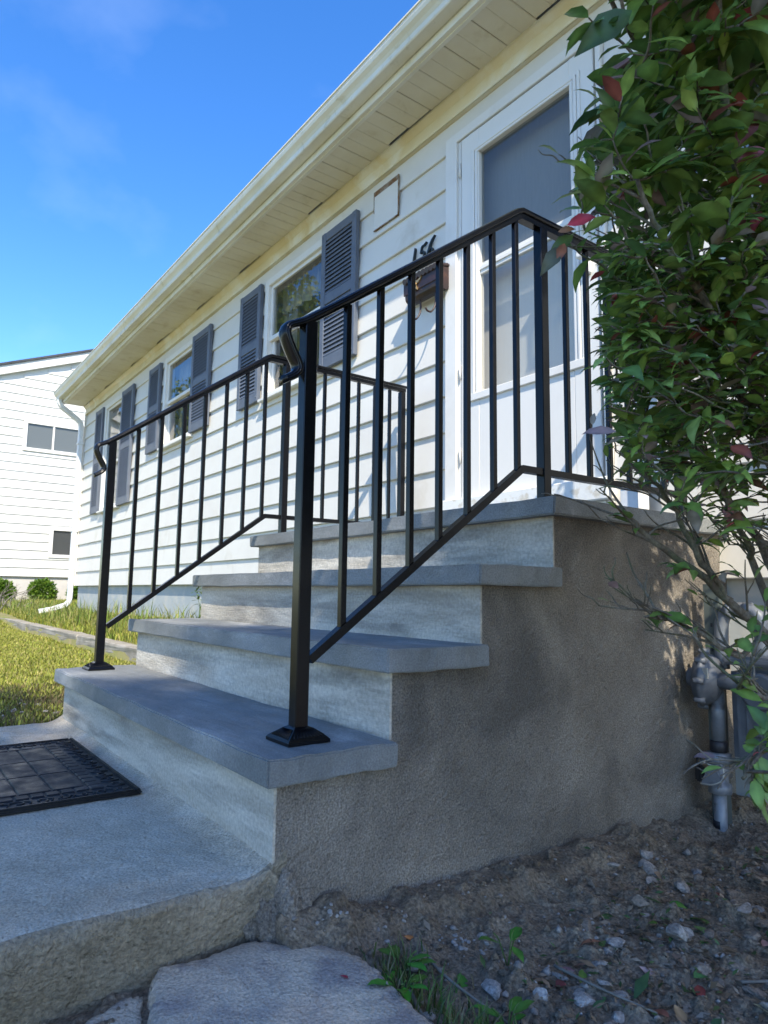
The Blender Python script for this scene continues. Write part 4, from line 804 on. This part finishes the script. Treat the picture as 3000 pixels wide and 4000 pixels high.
# ------------------------------------------------------------------ neighbour's clipped bushes, weeds, dry branches
BG = 'clipped bushes along the neighbour foundation'
def bush(c, r, hgt, label, seed):
    t = thing('clipped_bush', label, 'bush', c, BG); rr = np.random.default_rng(seed); n = 2600
    v = rr.normal(size=(n, 3)); v /= np.linalg.norm(v, axis=1)[:, None]; v *= (rr.uniform(.55, 1.08, n)[:, None]); P_ = np.array(c)+v*np.array([r, r, hgt/2])+np.array([0, 0, hgt/2])
    T_ = np.array([(.07, .14, .016), (.10, .18, .02), (.13, .21, .025)])[rr.integers(0, 3, n)]*rr.uniform(.7, 1.25, (n, 1))
    V_, F_, T2 = leaf_cloud(P_, v+rr.normal(size=(n, 3))*.5, rr.normal(size=(n, 3)), rr.uniform(.04, .09, n), T_, QUAD_V, QUAD_F); arr('foliage', V_, F_, M['leaf'], t, T2)
    bm = newbm(); tube(bm, [(c[0], c[1], c[2]-.05), (c[0], c[1], c[2]+hgt*.6)], [.03, .015], 7); obj('trunk', bm, M['bark'], t)
bush((-14.95, 2.30, .20), .24, .52, 'round clipped green bush in the middle below the neighbour wall', 1)
bush((-14.95, 1.50, .20), .25, .50, 'clipped green bush at the left frame edge below the neighbour wall', 2)
bush((-14.6, 2.98, .20), .22, .50, 'clipped green bush partly hidden behind the white downspout', 3)
def weed(c, h, n, label, col, seed, flower=False):
    t = thing('tall_weed', label, 'weed', c, 'weeds along the house foundation'); r = random.Random(seed); bm = newbm(); P_, D_, N_, S_, T_ = [], [], [], [], []
    for k in range(n):
        top = Vector(c)+Vector((r.uniform(-.14, .14), r.uniform(-.10, .06), h*r.uniform(.6, 1))); m_ = Vector(c).lerp(top, .5)+Vector((r.uniform(-.03, .03), 0, .02)); q = spline([c, m_, top], 4)
        tube(bm, q, [.004-.003*i/(len(q)-1) for i in range(len(q))], 5)
        for i in range(2, len(q)):
            for s in range(4 if not flower else 3): P_.append(q[i]); D_.append((r.uniform(-1, 1), r.uniform(-1, 1), r.uniform(-.3, .6))); N_.append((0, 0, 1)); S_.append(r.uniform(.025, .06)*(.6 if flower and i > 5 else 1)); T_.append(tuple(x_*r.uniform(.7, 1.3) for x_ in (col if not flower or i < 6 else (.30, .25, .10))))
    obj('stalks', bm, leaf_mat('weed_stalk', False, base=(.12, .16, .04)), t)
    V_, F_, T2 = leaf_cloud(*map(lambda q: np.array(q, float), (P_, D_, N_, S_, T_))); arr('leaves', V_, F_, M['leaf'], t, T2)
weed((-4.10, 1.55, .20), .42, 6, 'green leafy weed growing against the blue foundation', (.10, .17, .03), 4)
weed((-2.75, 1.5, .22), .36, 8, 'yellowish seeding weed nearest the steps by the foundation', (.12, .16, .05), 5, True)
weed((-3.45, 1.58, .2), .28, 5, 'short thin weed between the two tall foundation weeds', (.13, .19, .04), 6)
db = thing('dry_branch', 'bare dry fallen branches lying on the lawn at far left', 'branch', (-11.5, 1.25, .15)); bm = newbm(); r = random.Random(3)
for k in range(12):
    a = Vector((-11.5+r.uniform(-.3, .2), 1.2+r.uniform(-.25, .1), .16)); e = a+Vector((r.uniform(-.3, .4), r.uniform(-.2, .45), r.uniform(.05, .5))); m_ = a.lerp(e, .5)+Vector((r.uniform(-.1, .1), r.uniform(-.1, .1), .06)); tube(bm, spline([a, m_, e], 4), [.014-.010*i/8 for i in range(9)], 5)
    for s in range(3): q = a.lerp(e, r.uniform(.4, 1)); tube(bm, [q, q+Vector((r.uniform(-.15, .15), r.uniform(-.05, .2), r.uniform(-.03, .16)))], [.005, .002], 4)
obj('boughs', bm, M['twig_grey'], db)

# ------------------------------------------------------------------ grass
def grass(name, P, hgt, cols, wid=.004):
    n = len(P); a = rng.uniform(0, 2*np.pi, n); h = hgt*rng.uniform(.45, 1.25, n); w = wid*rng.uniform(.7, 1.4, n)
    side = np.stack([np.cos(a), np.sin(a), np.zeros(n)], 1); lean = np.stack([np.cos(a+1.4), np.sin(a+1.4), np.zeros(n)], 1)*(h*rng.uniform(.1, .9, n))[:, None]
    up = np.array([0, 0, 1.0])[None]*h[:, None]; V_ = np.stack([P-side*w[:, None], P+side*w[:, None], P+lean*.35+up*.6+side*w[:, None]*.7, P+lean*.35+up*.6-side*w[:, None]*.7, P+lean+up*.95], 1).reshape(-1, 3)
    i_ = (np.arange(n)*5)[:, None, None]; F_ = (np.array([[0, 1, 2], [0, 2, 3], [3, 2, 4]])[None]+i_).reshape(-1, 3)
    T_ = np.array(cols)[rng.integers(0, len(cols), n)]*rng.uniform(.65, 1.3, (n, 1)); o_ = arr(name, V_, F_, M['grass'], None, np.repeat(T_, 5, 0)); tag(o_, kind='stuff'); return o_
GC = [(.26, .29, .04), (.32, .33, .055), (.20, .24, .035), (.38, .33, .11), (.30, .30, .05)]
def scat(n, x0, x1, y0, y1, pw=1.0):
    t = rng.uniform(0, 1, n)**pw; X = x1+(x0-x1)*t; Y = rng.uniform(y0, y1, n); return np.stack([X, Y, lawn_h(X, Y)-.003], 1)
P1 = scat(60000, -13, -1.86, -.35, .925, 1.25); keep = (smooth_noise(P1[:, 0], P1[:, 1], 4, 31) > -.75)&((P1[:, 1] > -.02-.1*rng.uniform(0, 1, len(P1)))|(P1[:, 0] < -2.2)|(rng.uniform(0, 1, len(P1)) < .25)); P1 = P1[keep]
o = grass('lawn_grass', P1, .030, GC, .0042); tag(o, 'short sunny grass of the front lawn before the curb', 'grass')
P2 = scat(34000, -15.2, -1.8, 1.06, 1.70, 1.0); P2 = np.concatenate([P2, scat(9000, -15.4, -9.4, 1.7, 3.3)])
o = grass('bank_grass', P2, .075, GC+[(.12, .18, .03)], .005); tag(o, 'longer unmown grass between the curb and the house', 'grass')
P3 = scat(1500, -13, -1.8, 1.1, 1.66, 1.0)
o = grass('bank_weeds', P3, .22, [(.13, .20, .03), (.20, .25, .05), (.30, .28, .10)], .005); tag(o, 'taller grass stalks standing in the unmown strip', 'grass')
# dry edge of lawn by the path: brown thatch and small stones
P4 = scat(5000, -3.0, -1.83, -.30, .25, 1.0); o = grass('dry_thatch', P4, .03, [(.20, .15, .07), (.14, .11, .05), (.10, .12, .03)], .003); tag(o, 'dry brown thatch in the shade at the lawn edge', 'grass')

# ------------------------------------------------------------------ stones, crumbs, fallen leaves and litter on the soil
def gz(x, y): return float(soil_h(np.array([[x]]), np.array([[y]]))[0, 0])
def rock(x, y, s, m, label, cat='stone', group=None, seed=0, flat=.6, z=None, name='stone', rot=None):
    r = random.Random(seed); bm = newbm(); bmesh.ops.create_icosphere(bm, subdivisions=2, radius=1); planes = [(Vector((r.gauss(0, 1), r.gauss(0, 1), r.gauss(0, 1))).normalized(), r.uniform(.38, .85)) for _ in range(10)]
    sx, sy, sz = s*r.uniform(.8, 1.25), s*r.uniform(.6, .95), s*flat*r.uniform(.7, 1.1); ro = Matrix.Rotation(r.uniform(0, 6.28) if rot is None else rot, 3, 'Z')@Matrix.Rotation(r.uniform(-.25, .25), 3, 'X')
    for v in bm.verts:
        p = v.co.copy()
        for n_, d_ in planes:
            q = p.dot(n_)-d_
            if q > 0: p -= n_*q
        p += Vector((r.uniform(-1, 1), r.uniform(-1, 1), r.uniform(-1, 1)))*.03; v.co = ro@Vector((p.x*sx, p.y*sy, p.z*sz))
    zz = (gz(x, y) if z is None else z)+sz*.10; o_ = obj(name, bm, m); o_.location = (x, y, zz); tag(o_, label, cat, group); return o_
GS = 'stones lying on the soil'
named = [((.175, .93), .034, 'stone', 'largest white angular stone lying on bare soil below the gas pipe', .55), ((.275, .91), .030, 'stone', 'rounded grey stone next to the largest white stone', .8), ((.245, 1.03), .020, 'stone', 'small white stone right behind the rounded grey stone', .7), ((.385, .30), .020, 'stone', 'pale rounded stone standing alone right of the flagstone', .9), ((.355, .52), .017, 'stone', 'narrow pale chip lying near the orange leaf', .4), ((.49, .60), .026, 'stone_brown', 'dusty grey brown stone among the leaves at right', .7), ((.20, .18), .026, 'stone', 'flat white crumbly stone on soil near the dandelion', .35), ((.30, .135), .022, 'stone', 'long pink white chip beside the green weeds', .35), ((.265, .165), .014, 'stone', 'small pinkish stone left of the long white chip', .7), ((.32, .11), .015, 'stone', 'small bluish grey stone in the shade of the weeds', .8), ((.355, .10), .017, 'stone', 'tilted white stone chip close to the bottom edge', .5)]
for k, ((a, b), s, m, lab, fl_) in enumerate(named): rock(a, b, s, M[m], lab, 'stone', GS, 100+k, fl_)
r = random.Random(77); k = 0
while k < 130:
    a, b = r.uniform(.12, .78), r.uniform(.16, 1.2)
    if a < .22+.25*max(0, (.75-b)) and r.random() < .8: continue
    if a+.1 < b*.2: continue
    br_ = r.random() < .5; s = r.uniform(.009, .02) if r.random() < .6 else r.uniform(.018, .031)
    sw = 'tiny' if s < .012 else 'small' if s < .018 else 'larger'; pl = 'near the gas pipe' if b > .85 else 'halfway between the pipe and the weeds' if b > .5 else 'near the bottom right corner'
    lab = f"{sw} {'brownish' if br_ else 'pale grey'} stone among the rubble {pl}"; rock(a, b, s, M['stone_brown' if br_ else 'stone'], lab, 'stone', GS+': '+lab, 300+k, r.uniform(.28, .7)); k += 1
CL = [(.047, .098), (.069, .115), (.108, .20), (.157, .205), (.165, .31), (.182, .325), (.21, .32), (.17, .43)]
for k in range(30):
    a, b = CL[min(int(r.random()**.8*8), 7)]; a += r.gauss(0, .012); b += r.gauss(0, .014); rock(max(a, .02), b, r.uniform(.003, .0085), M['mortar_crumb'], 'whitish crumb of mortar dropped on soil along the side wall', 'mortar crumb', 'mortar crumbs along the side wall', 500+k, .7, name='mortar_crumb')
for k in range(9): rock(-2.0-r.random()*.5, -.16+r.random()*.2, r.uniform(.008, .02), M['stone'], 'small pale stone at the shaded lawn edge beside the path', 'stone', 'stones at the lawn edge', 600+k, .7, z=-.005)
# fine gravel and clods as one mass
n = 5200; X = rng.uniform(.0, 1.0, n)**.9; Y = rng.uniform(-.0, 1.6, n); keep = (X > .03); X, Y = X[keep], Y[keep]; Z = soil_h(X[None], Y[None])[0]; n = len(X)
OV = np.array([[1, 0, 0], [-1, 0, 0], [0, 1, 0], [0, -1, 0], [0, 0, 1], [0, 0, -1.0]]); OF = np.array([[0, 2, 4], [2, 1, 4], [1, 3, 4], [3, 0, 4], [2, 0, 5], [1, 2, 5], [3, 1, 5], [0, 3, 5]])
S = rng.gamma(2.0, .0014, n)+.0012; J = 1+rng.uniform(-.4, .4, (n, 6, 3)); a = rng.uniform(0, 6.28, n); ov = OV[None]*J; rx = ov[:, :, 0]*np.cos(a)[:, None]-ov[:, :, 1]*np.sin(a)[:, None]; ry = ov[:, :, 0]*np.sin(a)[:, None]+ov[:, :, 1]*np.cos(a)[:, None]
V_ = np.stack([rx, ry, ov[:, :, 2]*.7], -1)*S[:, None, None]+np.stack([X, Y, Z+S*.3], 1)[:, None]; F_ = (OF[None]+(np.arange(n)*6)[:, None, None]).reshape(-1, 3)
msk = rng.uniform(0, 1, n) < .82
def sub(mask): idx = np.where(mask)[0]; return V_[idx].reshape(-1, 3), (OF[None]+(np.arange(len(idx))*6)[:, None, None]).reshape(-1, 3)
o = arr('soil_clods', *sub(msk), M['soil']); tag(o, 'loose dark soil crumbs scattered over the ground', 'soil', kind='stuff')
o = arr('gravel', *sub(~msk), M['stone']); tag(o, 'tiny pale gravel bits scattered over the dark soil', 'gravel', kind='stuff')
n = 3200; X = rng.uniform(.08, .95, n); Y = rng.uniform(.1, 1.3, n); kp = (X > .42-.3*Y)&(X > .1+.12*Y)|(rng.uniform(0, 1, n) < .12); X, Y = X[kp], Y[kp]; n = len(X)
D_ = np.stack([rng.normal(size=n), rng.normal(size=n), rng.normal(0, .25, n)], 1); N_ = np.stack([rng.normal(0, .4, n), rng.normal(0, .4, n), np.ones(n)], 1)
T_ = 1.7*np.array([(.10, .07, .045), (.16, .11, .07), (.055, .045, .03), (.22, .17, .12), (.05, .09, .03)])[rng.integers(0, 5, n)]*rng.uniform(.6, 1.2, (n, 1))
V2, F2, T2 = leaf_cloud(np.stack([X, Y, soil_h(X[None], Y[None])[0]+.004], 1), D_, N_, rng.gamma(3, .0045, n)+.006, T_, QUAD_V*np.array([1, .6, 1]), QUAD_F); o = arr('leaf_litter', V2, F2, M['leaf'], None, T2); tag(o, 'brown crumbled leaf litter and bark bits mixed into the rubble', 'litter', kind='stuff')
def fallen(x, y, L, ang, col, label, group, z=None, tilt=.2, curl=.3, seed=0):
    r_ = random.Random(seed); D_ = Vector((math.cos(ang), math.sin(ang), r_.uniform(-tilt, tilt))); N_ = Vector((r_.uniform(-.4, .4), r_.uniform(-.4, .4), 1)); zz = (gz(x, y) if z is None else z)+.007
    Vv, Ff, Tt = leaf_cloud(np.zeros((1, 3)), np.array([D_]), np.array([N_]), np.array([L]), np.array([col]), curl=np.array([curl])); o_ = arr('fallen_leaf', Vv, Ff, M['leaf'], None, Tt, True); o_.location = (x, y, zz); tag(o_, label, 'leaf', group); return o_
FG = 'fallen leaves on the soil'
fallen(.245, .825, .045, 2.2, (.36, .17, .11), 'pinkish brown curled leaf beside the largest white stone', FG, seed=1)
fallen(.31, .80, .035, .4, (.07, .20, .03), 'bright green fallen leaf lying below the pinkish brown leaf', FG, seed=2)
fallen(.42, .52, .05, .2, (.40, .27, .25), 'pale pink leaf lying flat in the middle of the rubble', FG, seed=3)
fallen(.53, .52, .055, 1.9, (.45, .30, .24), 'two tone cream and brown leaf among stones at lower right', FG, seed=4)
fallen(.60, .56, .055, .1, (.30, .27, .15), 'pale yellow green curled leaf right of the cream leaf', FG, seed=5)
fallen(.50, .56, .045, 1.5, (.05, .17, .05), 'upright dark green leaf between the pebbles at lower right', FG, seed=6)
fallen(.345, .46, .06, .3, (.25, .09, .05), 'long rusty brown leaf near the narrow pale chip', FG, seed=7)
fallen(.62, .38, .06, .5, (.45, .24, .05), 'large tan yellow leaf at the bottom right corner', FG, seed=8)
fallen(.12, .22, .03, .6, (.50, .20, .07), 'orange leaf on the soil beside the mortar crumbs', FG, seed=9)
fallen(.155, .098, .022, 1.2, (.35, .03, .06), 'crimson leaf fallen beside the flagstone rim', FG, seed=10)
fallen(.205, .02, .022, .9, (.32, .03, .06), 'crimson curled leaf resting on top of the flagstone', FG, z=-.108, seed=11)
fallen(.25, .24, .04, -.4, (.06, .19, .03), 'single green leaf beside the upright seedling', FG, seed=12)
LC = [((.30, .17, .09), 'brown dry leaf lying among the rubble'), ((.35, .24, .15), 'tan dry leaf lying among the rubble'), ((.09, .17, .04), 'green leaf lying among the rubble'), ((.28, .07, .06), 'dull red leaf lying among the rubble')]
for k in range(40):
    c, lab = LC[k % 4]; a, b = r.uniform(.3, .85), r.uniform(.3, 1.15); fallen(a, b, r.uniform(.025, .05), r.uniform(0, 6.28), tuple(q*r.uniform(.7, 1.2) for q in c), lab, FG+' ('+lab.split()[0]+')', seed=50+k)
# seedlings and grass tufts on the soil
def seedling(x, y, h, label, seed, n=5):
    r_ = random.Random(seed); z = gz(x, y); t = thing('seedling', label, 'weed', (x, y, z), 'green weeds sprouting from the soil'); P_, D_, N_, S_, T_ = [], [], [], [], []; bm = newbm()
    for k_ in range(n):
        a = r_.uniform(0, 6.28); e = Vector((x+math.cos(a)*h*.5, y+math.sin(a)*h*.5, z+h*r_.uniform(.5, 1))); tube(bm, spline([(x, y, z-.005), Vector((x, y, z)).lerp(e, .6)+Vector((0, 0, h*.15)), e], 3), .0011, 5)
        P_.append(Vector((x, y, z)).lerp(e, .55)+Vector((0, 0, h*.12))); D_.append((math.cos(a), math.sin(a), r_.uniform(-.2, .5))); N_.append((0, 0, 1)); S_.append(h*r_.uniform(.6, 1.0)); T_.append(tuple(q*r_.uniform(.8, 1.3) for q in (.07, .20, .03)))
    obj('stems', bm, leaf_mat('seedling_stem', False, base=(.10, .18, .04)), t); V2, F2, T2 = leaf_cloud(*map(lambda q: np.array(q, float), (P_, D_, N_, S_, T_))); arr('leaves', V2, F2, M['leaf'], t, T2, True)
seedling(.205, .145, .055, 'jagged green dandelion sprouting beside the flagstone', 1, 7)
seedling(.285, .325, .06, 'slender upright green seedling on the bare soil', 2, 3)
seedling(.265, .10, .05, 'green weed clump at the lower right of the flagstone rim', 3, 8)
seedling(.40, .20, .045, 'small green weed close to the bottom edge of the soil', 4, 6)
n = 420; t_ = rng.uniform(0, 1, n); X = .17+.35*t_+rng.normal(0, .02, n); Y = .115+rng.normal(.02, .03, n)-.0*t_; P5 = np.stack([X, Y, soil_h(X[None], Y[None])[0]], 1); P5 = P5[(P5[:, 1] > .092)]
o = grass('soil_grass', P5, .045, [(.08, .15, .03), (.13, .17, .05), (.22, .19, .10), (.07, .13, .04)], .0016); tag(o, 'thin mixed green and dry grass along the flagstone rim', 'grass')
for k, (pts, rad, lab) in enumerate([(((.13, .24), (.25, .20), (.40, .215)), .0035, 'long brown dry stalk lying across the soil'), (((.16, .11), (.24, .13), (.33, .10), (.42, .12)), .005, 'thick pale stem lying along the flagstone rim'), (((.33, .40), (.43, .385), (.53, .40)), .003, 'green and brown fallen stem among the pebbles'), (((.55, .62), (.62, .72), (.66, .86)), .003, 'thin dark twig lying among stones at right')]):
    bm = newbm(); q = spline([(a, b, gz(a, b)+rad+.004) for a, b in pts], 6); tube(bm, q, [rad*(1-.5*i/len(q)) for i in range(len(q))], 6); o = obj('dead_stalk', bm, M['twig_grey'], smooth=True); tag(o, lab, 'stalk', 'dead stalks on the soil')
